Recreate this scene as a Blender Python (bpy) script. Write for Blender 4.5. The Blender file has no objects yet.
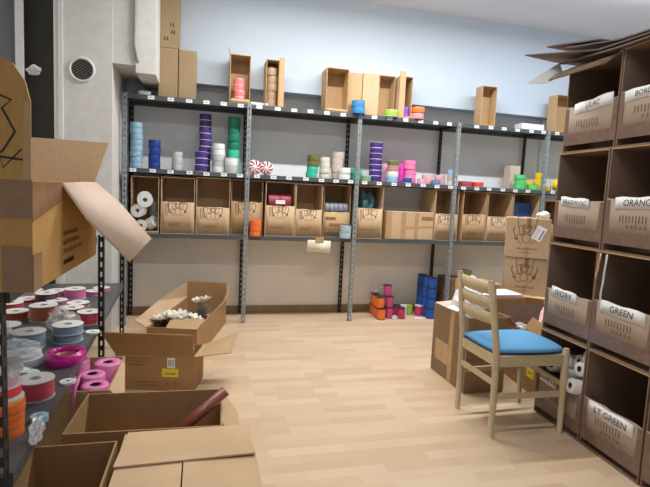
import bpy, bmesh, math, random
from mathutils import Vector, Matrix, noise
rnd = random.Random(7)
C = bpy.context.scene.collection
SC = bpy.context.scene
PI = math.pi

# ------------------------------------------------------------------ camera
cam_d = bpy.data.cameras.new('camera'); cam = bpy.data.objects.new('camera', cam_d); C.objects.link(cam)
SC.camera = cam
cam_d.sensor_width = 36; cam_d.lens = 483.65 / 650 * 36; cam_d.clip_start = 0.05
RX = Vector((0.96963458, -0.24006957, 0.0466409)); UX = Vector((-0.02105369, 0.10806441, 0.99392094)); FX = Vector((0.24365039, 0.96472208, -0.09972863))
m = Matrix.Identity(4)
for i in range(3):
    m[i][0] = RX[i]; m[i][1] = UX[i]; m[i][2] = -FX[i]
m.translation = Vector((0.6407, -4.2899, 1.1809))
cam.matrix_world = m

# ------------------------------------------------------------------ light and exposure
SC.view_settings.view_transform = 'Standard'; SC.view_settings.look = 'None'
SC.view_settings.gamma = 1; SC.view_settings.use_curve_mapping = False
SC.view_settings.exposure = 0.35
w = bpy.data.worlds.new('world'); SC.world = w; w.use_nodes = True
w.node_tree.nodes['Background'].inputs[0].default_value = (0.80, 0.92, 1.08, 1)
w.node_tree.nodes['Background'].inputs[1].default_value = 0.30
def area(name, loc, sx, sy, power, col, rot=(0, 0, 0)):
    d = bpy.data.lights.new(name, 'AREA'); d.shape = 'RECTANGLE'; d.size = sx; d.size_y = sy; d.energy = power; d.color = col
    o = bpy.data.objects.new(name, d); C.objects.link(o); o.location = loc; o.rotation_euler = rot
    return o
def tube_light(x, y, z, length, power, col):
    # a bare fluorescent tube below the ceiling: thin strips looking down, to both sides and up
    for a, f in ((0, 0.80), (PI / 2, 0.05), (-PI / 2, 0.05), (PI, 0.10)):
        area('ceiling_tube_light', (x, y, z), length, 0.04, power * f, col, (a, 0, 0))
tube_light(1.85, -0.90, 2.90, 2.4, 60, (1.0, 0.985, 0.96))
tube_light(3.8, -0.90, 2.90, 1.2, 22, (0.86, 0.96, 1.08))
tube_light(1.0, -3.0, 2.90, 1.2, 21, (1.0, 0.97, 0.94))

# ------------------------------------------------------------------ materials
def new_mat(name):
    mt = bpy.data.materials.new(name); mt.use_nodes = True
    return mt, mt.node_tree.nodes, mt.node_tree.links, mt.node_tree.nodes['Principled BSDF']
def plain(name, col, rough=0.6, metal=0.0, var=0.08, scale=30, bump=0.0, spec=0.5):
    mt, N, L, b = new_mat(name)
    b.inputs['Roughness'].default_value = rough; b.inputs['Metallic'].default_value = metal
    b.inputs['Specular IOR Level'].default_value = spec
    tc = N.new('ShaderNodeTexCoord'); nz = N.new('ShaderNodeTexNoise'); nz.inputs['Scale'].default_value = scale; nz.inputs['Detail'].default_value = 4
    L.new(tc.outputs['Object'], nz.inputs['Vector'])
    r = N.new('ShaderNodeValToRGB'); r.color_ramp.elements[0].position = 0.3; r.color_ramp.elements[1].position = 0.7
    r.color_ramp.elements[0].color = [c * (1 - var) for c in col] + [1]; r.color_ramp.elements[1].color = [min(1, c * (1 + var)) for c in col] + [1]
    L.new(nz.outputs['Fac'], r.inputs['Fac']); L.new(r.outputs['Color'], b.inputs['Base Color'])
    if bump:
        bp = N.new('ShaderNodeBump'); bp.inputs['Strength'].default_value = bump; bp.inputs['Distance'].default_value = 0.004
        L.new(nz.outputs['Fac'], bp.inputs['Height']); L.new(bp.outputs['Normal'], b.inputs['Normal'])
    return mt
def kraft(name, col, rough=0.75):
    mt, N, L, b = new_mat(name)
    b.inputs['Roughness'].default_value = rough; b.inputs['Specular IOR Level'].default_value = 0.25
    tc = N.new('ShaderNodeTexCoord')
    n1 = N.new('ShaderNodeTexNoise'); n1.inputs['Scale'].default_value = 5; n1.inputs['Detail'].default_value = 6
    mp = N.new('ShaderNodeMapping'); mp.inputs['Scale'].default_value = (300, 300, 12)
    n2 = N.new('ShaderNodeTexNoise'); n2.inputs['Scale'].default_value = 1; n2.inputs['Detail'].default_value = 3
    L.new(tc.outputs['Object'], n1.inputs['Vector']); L.new(tc.outputs['Object'], mp.inputs['Vector']); L.new(mp.outputs['Vector'], n2.inputs['Vector'])
    mx = N.new('ShaderNodeMath'); mx.operation = 'ADD'; L.new(n1.outputs['Fac'], mx.inputs[0]); L.new(n2.outputs['Fac'], mx.inputs[1])
    r = N.new('ShaderNodeValToRGB'); r.color_ramp.elements[0].position = 0.6; r.color_ramp.elements[1].position = 1.35
    mr = N.new('ShaderNodeMath'); mr.operation = 'MULTIPLY'; mr.inputs[1].default_value = 0.5
    r.color_ramp.elements[0].position = 0.34; r.color_ramp.elements[1].position = 0.66
    r.color_ramp.elements[0].color = [c * 0.86 for c in col] + [1]; r.color_ramp.elements[1].color = [min(1, c * 1.1) for c in col] + [1]
    L.new(mx.outputs[0], mr.inputs[0]); L.new(mr.outputs[0], r.inputs['Fac']); L.new(r.outputs['Color'], b.inputs['Base Color'])
    bp = N.new('ShaderNodeBump'); bp.inputs['Strength'].default_value = 0.12; bp.inputs['Distance'].default_value = 0.002
    L.new(n2.outputs['Fac'], bp.inputs['Height']); L.new(bp.outputs['Normal'], b.inputs['Normal'])
    return mt
def floor_mat():
    mt, N, L, b = new_mat('laminate_strip_floor')
    tc = N.new('ShaderNodeTexCoord')
    br = N.new('ShaderNodeTexBrick'); br.offset = 0.37; br.inputs['Scale'].default_value = 1
    br.inputs['Brick Width'].default_value = 0.36; br.inputs['Row Height'].default_value = 0.066; br.inputs['Mortar Size'].default_value = 0.0009
    br.inputs['Color1'].default_value = (0, 0, 0, 1); br.inputs['Color2'].default_value = (1, 1, 1, 1); br.inputs['Mortar'].default_value = (0.35, 0.35, 0.35, 1); br.inputs['Bias'].default_value = 0.0
    L.new(tc.outputs['Object'], br.inputs['Vector'])
    mp = N.new('ShaderNodeMapping'); mp.inputs['Scale'].default_value = (3, 45, 1); L.new(tc.outputs['Object'], mp.inputs['Vector'])
    nz = N.new('ShaderNodeTexNoise'); nz.inputs['Scale'].default_value = 1.2; nz.inputs['Detail'].default_value = 5; L.new(mp.outputs['Vector'], nz.inputs['Vector'])
    r = N.new('ShaderNodeValToRGB'); e = r.color_ramp.elements
    e[0].position = 0.0; e[0].color = (0.60, 0.43, 0.28, 1); e[1].position = 1.0; e[1].color = (0.78, 0.64, 0.47, 1)
    k = e.new(0.25); k.color = (0.66, 0.49, 0.32, 1)
    k = e.new(0.6); k.color = (0.73, 0.57, 0.395, 1)
    a = N.new('ShaderNodeMath'); a.operation = 'MULTIPLY_ADD'; a.inputs[1].default_value = 0.16; L.new(nz.outputs['Fac'], a.inputs[0])
    s = N.new('ShaderNodeMath'); s.operation = 'MULTIPLY'; s.inputs[1].default_value = 0.45; L.new(br.outputs['Color'], s.inputs[0]); L.new(s.outputs[0], a.inputs[2])
    L.new(a.outputs[0], r.inputs['Fac']); L.new(r.outputs['Color'], b.inputs['Base Color'])
    b.inputs['Roughness'].default_value = 0.42; b.inputs['Specular IOR Level'].default_value = 0.35
    return mt
def film(name, tint=(1, 1, 1), opac=0.35):
    mt, N, L, b = new_mat(name)
    b.inputs['Base Color'].default_value = (*tint, 1); b.inputs['Roughness'].default_value = 0.12
    b.inputs['Specular IOR Level'].default_value = 0.9
    tr = N.new('ShaderNodeBsdfTransparent'); mx = N.new('ShaderNodeMixShader'); mx.inputs[0].default_value = opac
    out = N['Material Output']; L.new(tr.outputs[0], mx.inputs[1]); L.new(b.outputs[0], mx.inputs[2]); L.new(mx.outputs[0], out.inputs['Surface'])
    return mt
def glass(name):
    mt, N, L, b = new_mat(name)
    b.inputs['Base Color'].default_value = (0.17, 0.20, 0.20, 1); b.inputs['Roughness'].default_value = 0.08; b.inputs['Metallic'].default_value = 0.0
    return mt
M = {}
M['wall'] = plain('plaster_wall', (0.86, 0.865, 0.86), 0.9, var=0.04, scale=3, bump=0.05)
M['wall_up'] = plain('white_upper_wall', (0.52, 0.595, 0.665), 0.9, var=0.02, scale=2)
M['wall_low'] = plain('beige_lower_wall', (0.88, 0.83, 0.74), 0.9, var=0.03, scale=3)
M['pillar'] = plain('rough_pillar_plaster', (0.66, 0.65, 0.62), 0.9, var=0.06, scale=14, bump=0.35)
M['ceil'] = plain('ceiling_paint', (0.78, 0.80, 0.87), 0.95, var=0.02, scale=2)
M['floor'] = floor_mat()
M['skirt'] = plain('wood_skirting', (0.30, 0.19, 0.10), 0.55, var=0.15, scale=12)
M['steel'] = plain('grey_shelf_steel', (0.085, 0.095, 0.10), 0.4, 0.1, var=0.08, scale=20)
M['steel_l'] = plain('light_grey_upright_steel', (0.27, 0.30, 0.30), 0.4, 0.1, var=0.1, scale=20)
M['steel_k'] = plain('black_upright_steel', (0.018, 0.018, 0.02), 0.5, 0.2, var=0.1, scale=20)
M['white'] = plain('white_paper', (0.85, 0.85, 0.84), 0.7, var=0.03)
M['cream'] = plain('cream_paper', (0.84, 0.80, 0.60), 0.8, var=0.04)
M['ink'] = plain('black_ink', (0.03, 0.028, 0.03), 0.7, var=0.1)
M['print'] = plain('faded_brown_print', (0.17, 0.10, 0.06), 0.8, var=0.2)
M['petal'] = plain('cream_petal', (0.88, 0.85, 0.74), 0.6, var=0.05)
M['crest'] = plain('brown_black_print', (0.10, 0.07, 0.06), 0.8, var=0.3)
M['yellow'] = plain('yellow_sticker', (0.85, 0.68, 0.06), 0.6, var=0.04)
M['kA'] = kraft('kraft_board', (0.53, 0.35, 0.185))
M['kB'] = kraft('pale_kraft_board', (0.60, 0.42, 0.25))
M['kC'] = kraft('brown_kraft_board', (0.40, 0.235, 0.105))
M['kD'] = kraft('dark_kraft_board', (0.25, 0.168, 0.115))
M['kE'] = kraft('pinkish_inner_board', (0.66, 0.51, 0.40))
M['kI'] = kraft('dark_brown_board', (0.24, 0.15, 0.09))  # even dark brown, worn by one closed carton under the shelf
M['kJ'] = kraft('grey_brown_board', (0.20, 0.15, 0.13))  # dark grey-brown board for the sheets over the stack
M['kF'] = kraft('orange_kraft_board', (0.52, 0.30, 0.10))
M['tape'] = plain('brown_packing_tape', (0.30, 0.17, 0.08), 0.22, var=0.1, scale=25)
M['kM'] = kraft('sandy_board', (0.52, 0.37, 0.225))
M['tape_d'] = plain('dark_packing_tape', (0.20, 0.13, 0.10), 0.2, var=0.15, scale=25)
M['kK'] = kraft('lightened_front_board', (0.37, 0.28, 0.21))  # stack fronts lightened by colour, leaving the darker board inside as shade
M['kG'] = kraft('olive_kraft_board', (0.34, 0.245, 0.135))
M['kL'] = kraft('deep_brown_board', (0.27, 0.175, 0.10))
M['tape_edge_l'] = plain('pale_tape_and_lit_edge', (0.50, 0.31, 0.15), 0.25, var=0.1, scale=25)
M['film'] = film('clear_plastic_film', (0.92, 0.94, 0.96), 0.36)
M['film_h'] = film('cloudy_plastic_film', (0.92, 0.92, 0.92), 0.5)
M['glass'] = glass('dim_window_glass')
M['door'] = plain('dark_olive_door', (0.062, 0.057, 0.042), 0.6, var=0.1, scale=6)
M['frame'] = plain('white_frame_paint', (0.75, 0.74, 0.71), 0.5, var=0.03)
M['dark'] = plain('dark_vent_hole', (0.03, 0.03, 0.025), 0.8)
M['wood'] = plain('pale_lacquered_wood', (0.56, 0.45, 0.28), 0.4, var=0.08, scale=15)
M['blueseat'] = plain('blue_seat_fabric', (0.11, 0.34, 0.60), 0.85, var=0.12, scale=120, bump=0.1)
M['navyseat'] = plain('navy_seat_edge', (0.01, 0.04, 0.09), 0.6)
M['pipe'] = plain('grey_painted_pipe', (0.38, 0.38, 0.36), 0.5)
RIB = {}
def rib(key, col, rough=0.45):
    if key not in RIB: RIB[key] = plain('ribbon_' + key.replace(' ', '_'), col, rough, var=0.12, scale=40)
    return RIB[key]
for k, c in {'pale blue': (0.30, 0.50, 0.64), 'royal blue': (0.012, 0.045, 0.27), 'silver grey': (0.50, 0.54, 0.53), 'white': (0.80, 0.81, 0.82), 'violet': (0.060, 0.022, 0.20),
             'emerald': (0.008, 0.22, 0.12), 'mint': (0.05, 0.52, 0.34), 'olive': (0.14, 0.15, 0.04), 'ivory': (0.70, 0.67, 0.56), 'beige': (0.56, 0.48, 0.40), 'sage green': (0.22, 0.40, 0.20),
             'pale pink': (0.78, 0.42, 0.55), 'rose brown': (0.55, 0.25, 0.22), 'magenta': (0.85, 0.05, 0.45), 'pink': (0.82, 0.23, 0.45), 'navy': (0.02, 0.08, 0.30), 'dusty pink': (0.78, 0.40, 0.42),
             'steel blue': (0.10, 0.25, 0.48), 'sky blue': (0.25, 0.52, 0.85), 'dark red': (0.45, 0.06, 0.09), 'red': (0.85, 0.06, 0.05), 'bright green': (0.10, 0.60, 0.18), 'yellow': (0.90, 0.62, 0.02),
             'coral': (0.88, 0.20, 0.20), 'azure': (0.04, 0.24, 0.52), 'lime': (0.32, 0.55, 0.05), 'purple': (0.28, 0.10, 0.55), 'orange': (0.85, 0.19, 0.03), 'salmon': (0.88, 0.28, 0.28),
             'tan': (0.40, 0.28, 0.17), 'burgundy': (0.30, 0.03, 0.06), 'slate': (0.22, 0.25, 0.29), 'teal': (0.05, 0.16, 0.19), 'powder blue': (0.42, 0.55, 0.60), 'hot pink': (0.52, 0.07, 0.24),
             'raspberry': (0.50, 0.04, 0.13), 'cobalt': (0.012, 0.09, 0.40), 'brick': (0.48, 0.12, 0.06), 'crimson': (0.60, 0.07, 0.10), 'blue grey': (0.25, 0.36, 0.46), 'rose': (0.74, 0.20, 0.42), 'bubblegum': (0.80, 0.24, 0.48), 'plum': (0.10, 0.03, 0.05)}.items():
    rib(k, c)
M['core'] = plain('spool_card', (0.72, 0.70, 0.66), 0.7, var=0.05)
M['corek'] = plain('spool_black_plastic', (0.03, 0.03, 0.04), 0.5)

# ------------------------------------------------------------------ helpers
def tag(o, label=None, cat=None, group=None, kind=None):
    if label: o['label'] = label
    if cat: o['category'] = cat
    if group: o['group'] = group
    if kind: o['kind'] = kind
    return o
def thing(name, label, cat, loc=(0, 0, 0), rz=0.0, group=None):
    o = bpy.data.objects.new(name, None); C.objects.link(o); o.empty_display_size = 0.05
    o.location = loc; o.rotation_euler = (0, 0, rz)
    return tag(o, label, cat, group)
class MB:
    def __init__(s): s.v = []; s.f = []; s.mi = []; s.sm = []
    def add(s, vs, fs, mi=0, smooth=False):
        b = len(s.v); s.v += [Vector(p) for p in vs]
        for f in fs: s.f.append([b + i for i in f]); s.mi.append(mi); s.sm.append(smooth)
        return s
    def box(s, a, b, mi=0, rot=None, at=None):
        x0, y0, z0 = a; x1, y1, z1 = b
        vs = [Vector(p) for p in ((x0, y0, z0), (x1, y0, z0), (x1, y1, z0), (x0, y1, z0), (x0, y0, z1), (x1, y0, z1), (x1, y1, z1), (x0, y1, z1))]
        if rot is not None: vs = [rot @ p for p in vs]
        if at is not None: vs = [p + Vector(at) for p in vs]
        return s.add(vs, [(0, 3, 2, 1), (4, 5, 6, 7), (0, 1, 5, 4), (1, 2, 6, 5), (2, 3, 7, 6), (3, 0, 4, 7)], mi)
    def panel(s, q, t=0.004, mi=0, mi2=None):
        q = [Vector(p) for p in q]; n = (q[1] - q[0]).cross(q[-1] - q[0]).normalized() * t
        k = len(q); vs = q + [p - n for p in q]
        s.add(vs, [tuple(range(k))], mi)
        b = len(s.v) - 2 * k
        s.f.append([b + k + i for i in reversed(range(k))]); s.mi.append(mi if mi2 is None else mi2); s.sm.append(False)
        for i in range(k):
            j = (i + 1) % k
            s.f.append([b + i, b + k + i, b + k + j, b + j]); s.mi.append(mi); s.sm.append(False)
        return s
    def sheet(s, rows, t=0.004, mi=0, mi2=None):
        # a bent sheet: rows of equally many points, given thickness downwards
        nr, nc = len(rows), len(rows[0]); P = [[Vector(p) for p in r] for r in rows]
        top = [p for r in P for p in r]; nrm = []
        for i in range(nr):
            for j in range(nc):
                du = P[min(i + 1, nr - 1)][j] - P[max(i - 1, 0)][j]; dv = P[i][min(j + 1, nc - 1)] - P[i][max(j - 1, 0)]
                nrm.append(du.cross(dv).normalized())
        bot = [p - n * t for p, n in zip(top, nrm)]; b = nr * nc
        idx = lambda i, j: i * nc + j
        s.add(top + bot, [], mi); o = len(s.v) - 2 * b
        for i in range(nr - 1):
            for j in range(nc - 1):
                a, bb, c, d = idx(i, j), idx(i + 1, j), idx(i + 1, j + 1), idx(i, j + 1)
                s.f.append([o + a, o + bb, o + c, o + d]); s.mi.append(mi); s.sm.append(True)
                s.f.append([o + b + d, o + b + c, o + b + bb, o + b + a]); s.mi.append(mi if mi2 is None else mi2); s.sm.append(True)
        per = [idx(0, j) for j in range(nc)] + [idx(i, nc - 1) for i in range(1, nr)] + [idx(nr - 1, j) for j in range(nc - 2, -1, -1)] + [idx(i, 0) for i in range(nr - 2, 0, -1)]
        for a, c in zip(per, per[1:] + per[:1]):
            s.f.append([o + a, o + c, o + b + c, o + b + a]); s.mi.append(mi); s.sm.append(False)
        return s
    def lathe(s, prof, n=24, mi=0, origin=(0, 0, 0), smooth=True, rot=None, mis=None):
        o = Vector(origin); vs = []; k = len(prof)
        for i in range(n):
            a = 2 * PI * i / n
            for (r, z) in prof:
                p = Vector((r * math.cos(a), r * math.sin(a), z))
                if rot is not None: p = rot @ p
                vs.append(o + p)
        b = len(s.v); s.v += vs
        for i in range(n):
            j = (i + 1) % n
            for q in range(k - 1):
                s.f.append([b + i * k + q, b + j * k + q, b + j * k + q + 1, b + i * k + q + 1]); s.mi.append(mis[q] if mis else mi); s.sm.append(smooth)
        return s
    def tube(s, pts, r, n=8, mi=0, cap=True, smooth=True):
        pts = [Vector(p) for p in pts]; rs = r if isinstance(r, (list, tuple)) else [r] * len(pts); b = len(s.v)
        for i, p in enumerate(pts):
            t = (pts[min(i + 1, len(pts) - 1)] - pts[max(i - 1, 0)]).normalized()
            up = Vector((0, 0, 1)) if abs(t.z) < 0.9 else Vector((1, 0, 0))
            u = t.cross(up).normalized(); v = t.cross(u).normalized()
            for k in range(n):
                a = 2 * PI * k / n; s.v.append(p + (u * math.cos(a) + v * math.sin(a)) * rs[i])
        for i in range(len(pts) - 1):
            for k in range(n):
                j = (k + 1) % n
                s.f.append([b + i * n + k, b + i * n + j, b + (i + 1) * n + j, b + (i + 1) * n + k]); s.mi.append(mi); s.sm.append(smooth)
        if cap:
            s.f.append([b + k for k in range(n)]); s.mi.append(mi); s.sm.append(False)
            e = b + (len(pts) - 1) * n; s.f.append([e + k for k in reversed(range(n))]); s.mi.append(mi); s.sm.append(False)
        return s
    def stroke(s, pts, wd, mi=0, fn=None):
        # a flat pen line in the x-z plane, fn maps (x, z) to 3D
        fn = fn or (lambda x, z: Vector((x, 0, z)))
        P = [Vector((p[0], p[1])) for p in pts]; b = len(s.v)
        for i, p in enumerate(P):
            t = (P[min(i + 1, len(P) - 1)] - P[max(i - 1, 0)]); t = t.normalized() if t.length > 1e-9 else Vector((1, 0))
            n = Vector((-t.y, t.x)) * wd * 0.5
            s.v += [fn(*(p + n)), fn(*(p - n))]
        for i in range(len(P) - 1):
            s.f.append([b + 2 * i, b + 2 * i + 1, b + 2 * i + 3, b + 2 * i + 2]); s.mi.append(mi); s.sm.append(False)
        return s
    def mesh(s, name, mats):
        me = bpy.data.meshes.new(name); me.from_pydata([tuple(p) for p in s.v], [], s.f)
        for mt in (mats if isinstance(mats, (list, tuple)) else [mats]): me.materials.append(mt)
        me.polygons.foreach_set('material_index', s.mi); me.polygons.foreach_set('use_smooth', s.sm); me.update()
        return me
    def build(s, name, mats, parent=None, loc=None, fix=False):
        me = s.mesh(name, mats)
        if fix:
            bm = bmesh.new(); bm.from_mesh(me); bmesh.ops.recalc_face_normals(bm, faces=bm.faces[:]); bm.to_mesh(me); bm.free()
        o = bpy.data.objects.new(name, me); C.objects.link(o)
        if parent: o.parent = parent
        if loc: o.location = loc
        return o
def struct(name, mb, mats): return tag(mb.build(name, mats), kind='structure')
def text(string, size, mat, parent, mtx, name='lettering', shear=0.0, bold=0.0):
    cu = bpy.data.curves.new('txt', 'FONT'); cu.body = string; cu.size = size; cu.align_x = 'CENTER'; cu.align_y = 'CENTER'; cu.shear = shear; cu.offset = bold; cu.resolution_u = 3
    t = bpy.data.objects.new('txt', cu); C.objects.link(t)
    dg = bpy.context.evaluated_depsgraph_get(); dg.update()
    me = bpy.data.meshes.new_from_object(t.evaluated_get(dg)); me.name = name
    bpy.data.objects.remove(t); bpy.data.curves.remove(cu)
    me.materials.clear(); me.materials.append(mat); me.transform(mtx)
    o = bpy.data.objects.new(name, me); C.objects.link(o); o.parent = parent
    return o
def front_mtx(x, y, z, tilt=0.0):
    # text lying in the local x-z plane, facing -y
    return Matrix.Translation((x, y, z)) @ Matrix.Rotation(PI / 2, 4, 'X') @ Matrix.Rotation(tilt, 4, 'Z')
def squiggle(mb, x, z, wd, ht, n, fn, lw=0.004, seed=0):
    # an illegible line of small lettering
    r = random.Random(seed); step = wd / n
    for i in range(n):
        a = x + i * step
        for q in range(2):
            mb.stroke([(a + r.random() * step * 0.3, z + r.random() * ht * 0.2), (a + step * (0.3 + 0.3 * r.random()), z + ht * (0.7 + 0.3 * r.random())), (a + step * (0.55 + 0.2 * r.random()), z + r.random() * ht * 0.4)], lw, 0, fn)
def crest(mb, cx, cz, s, fn, lw=0.0045, top=9, seed=0):
    # garlands either side of a small shield, tassels, a dark blot at the right
    r = random.Random(seed)
    def st(pts, k=1.0):
        P = [(cx + a * s, min(cz + b * s, top)) for a, b in pts]
        mb.stroke(P, lw * k, 0, fn)
    st([(0.16 * math.cos(a), -0.18 + 0.2 * math.sin(a)) for a in [i * PI / 9 for i in range(19)]])
    for sg in (-1, 1):
        st([(sg * (0.1 + 0.035 * i), 0.35 - 0.5 * math.sin(i * 0.42) + 0.02 * i) for i in range(14)])
        st([(sg * (0.22 + 0.16 * math.cos(a)), 0.16 + 0.22 * math.sin(a)) for a in [0.4 + i * 0.32 for i in range(16)]])
        st([(sg * (0.50 + 0.05 * math.sin(i)), 0.30 - 0.09 * i) for i in range(7)], 1.6)
        st([(sg * 0.33, 0.0), (sg * 0.4, -0.22), (sg * 0.3, -0.36), (sg * 0.15, -0.42)])
        st([(sg * 0.08, 0.45), (sg * 0.2, 0.3), (sg * 0.12, 0.12), (sg * 0.02, 0.05)], 1.4)
    st([(0.40, -0.12), (0.47, -0.17)], 7)
    st([(-0.42, -0.2), (-0.36, -0.24)], 4)
    st([(-0.1, 0.45), (0, 0.25), (0.1, 0.45)], 1.3)

# ------------------------------------------------------------------ the setting
struct('floor', MB().box((-1.3, -6.0, -0.05), (5.3, 0.6, 0)), M['floor'])
struct('ceiling', MB().box((-1.3, -6.0, 2.985), (5.3, 0.6, 3.085)), M['ceil'])
b = MB().box((-0.2, 0.39, 0.80), (5.3, 0.6, 2.105)); b.box((-0.2, 0.39, 0.0), (5.3, 0.6, 0.80), 1); b.box((-0.2, 0.232, 2.105), (5.3, 0.6, 2.985), 2)
struct('wall_back', b, [M['wall'], M['wall_low'], M['wall_up']])
struct('wall_right', MB().box((5.15, -6.0, 0), (5.3, 0.39, 2.985)), M['wall'])
struct('wall_left', MB().box((-1.3, -6.0, 0), (-1.15, -0.3, 2.985)), M['wall'])
struct('baseboard_back', MB().box((-0.04, 0.376, 0), (5.15, 0.39, 0.072)), M['skirt'])
struct('trim_1', MB().box((4.2, 0.372, 0.0), (4.55, 0.39, 2.105)), M['wall'])
# the pillar with its front corner, door and window wall to its left
struct('wall_front_pillar', MB().box((-0.375, -0.3, 0), (-0.045, 0.6, 2.985)), M['pillar'])
b = MB().box((-0.045, -0.29, 2.085), (0.12, 0.39, 2.985)); b.box((0.12, -0.30, 2.03), (0.262, 0.39, 2.985))
struct('beam', b, M['pillar'])
b = MB().box((-0.435, -0.31, 0), (-0.405, -0.16, 2.985)); b.box((-0.405, -0.318, 0), (-0.375, -0.2, 2.985))
struct('door_1_frame', b, M['frame'])
struct('door_1', MB().box((-0.82, -0.12, 0), (-0.435, -0.08, 2.985)), M['door'])
struct('trim_2', MB().box((-0.685, -0.30, 0), (-0.637, -0.27, 2.985)), M['frame'])
b = MB().box((-1.15, -0.22, 0.0), (-0.685, -0.2, 2.985)); b.box((-0.70, -0.24, 0.0), (-0.69, -0.2, 2.985), 1)
struct('window_1', b, [M['glass'], M['dark']])
# round wall vent
v = thing('wall_vent', 'round white wall vent with dark slanted grille on the pillar', 'vent', (-0.25, -0.3, 2.012))
rx = Matrix.Rotation(PI / 2, 3, 'X')
MB().lathe([(0.072, 0), (0.092, 0), (0.092, 0.006), (0.086, 0.014), (0.076, 0.014), (0.072, 0.0)], 32, rot=rx).build('rim', M['frame'], v)
MB().lathe([(0.0, 0.001), (0.073, 0.001)], 32, rot=rx, smooth=False).build('hole', M['dark'], v)
g = MB()
for k in range(-4, 5):
    off = k * 0.016; L_ = math.sqrt(max(0.0, 0.072 ** 2 - off ** 2))
    g.box((-L_, -0.008, off - 0.002), (L_, -0.004, off + 0.002), rot=Matrix.Rotation(-0.6, 3, 'Y'))
g.build('grille', plain('grey_grille', (0.16, 0.16, 0.14), 0.6), v)
p = MB().tube([(0.118, -0.315, 2.985), (0.118, -0.315, 2.22), (0.13, -0.305, 2.12), (0.16, -0.22, 2.05)], 0.014, 10)
tag(p.build('pipe', M['pipe']), 'thin grey pipe running down the beam above the shelving', 'pipe')

# ------------------------------------------------------------------ metal shelving
def slotted(h, wd=0.036, pitch=0.05, axis='x'):
    # one flange of a slotted angle post: two rails joined by rungs, real slots between
    b = MB(); t = 0.0025; sw = wd * 0.26
    def bx(a0, a1, z0, z1):
        if axis == 'x': b.box((a0, 0, z0), (a1, t, z1))
        else: b.box((0, a0, z0), (t, a1, z1))
    bx(0, (wd - sw) / 2, 0, h); bx((wd + sw) / 2, wd, 0, h)
    z = 0.0; lo, hi = (wd - sw) / 2, (wd + sw) / 2
    while z < h:
        bx(lo, hi, z, min(h, z + pitch * 0.5)); z += pitch
    return b
def angle_post(h, mx=1, my=1, wd=0.036):
    a = slotted(h, wd, axis='x'); c = slotted(h, wd, axis='y')
    a.add(c.v, c.f)
    for q in a.v: q.x *= mx; q.y *= my
    return a
def shelf_plate(x0, x1, y0, y1, z, lip=0.036):
    b = MB(); b.box((x0, y0, z - 0.002), (x1, y1, z)); b.box((x0, y0, z - lip), (x1, y0 + 0.0025, z - 0.002)); b.box((x0, y1 - 0.0025, z - lip), (x1, y1, z - 0.002))
    b.box((x0, y0, z - lip), (x0 + 0.0025, y1, z - 0.002)); b.box((x1 - 0.0025, y0, z - lip), (x1, y1, z - 0.002))
    b.box((x0, y0 + 0.0025, z - lip), (x1, y0 + 0.016, z - lip + 0.002))
    return b
unit = thing('shelving_unit', 'long grey slotted steel shelving run along the back wall', 'shelving', (0, 0, 0))
HT = [0.790, 1.331, 1.927]
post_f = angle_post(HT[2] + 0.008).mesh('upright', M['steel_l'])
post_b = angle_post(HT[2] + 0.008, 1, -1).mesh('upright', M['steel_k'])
def link(name, me, parent=None, loc=(0, 0, 0)):
    o = bpy.data.objects.new(name, me); C.objects.link(o); o.parent = parent; o.location = loc
    return o
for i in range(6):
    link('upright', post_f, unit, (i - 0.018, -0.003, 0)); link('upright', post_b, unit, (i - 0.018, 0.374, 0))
for z in HT:
    for i in range(5):
        x1 = i + 0.994
        shelf_plate(i + 0.0045, x1, 0, 0.37, z).build('shelf', M['steel'], unit)
tg = MB(); tg.box((-0.025, -0.0012, -0.014), (0.025, 0, 0.014)); tg.box((-0.015, -0.0016, -0.003), (0.012, -0.0012, 0.004), 1)
tagm = tg.mesh('price_tag', [M['white'], plain('tag_ink', (0.25, 0.25, 0.25), 0.8)])
for z, ph, sp in ((HT[2], 0.20, 0.150), (HT[1], 0.065, 0.146)):
    x = ph
    while x < 4.75:
        fx = x - math.floor(x + 0.5)
        if abs(fx) > 0.045:
            o = link('price_tag', tagm, unit, (x, -0.0005, z - 0.018 + rnd.uniform(-0.003, 0.003))); o.rotation_euler = (0, rnd.uniform(-0.05, 0.05), 0)
        x += sp * rnd.uniform(0.93, 1.07)

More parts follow.
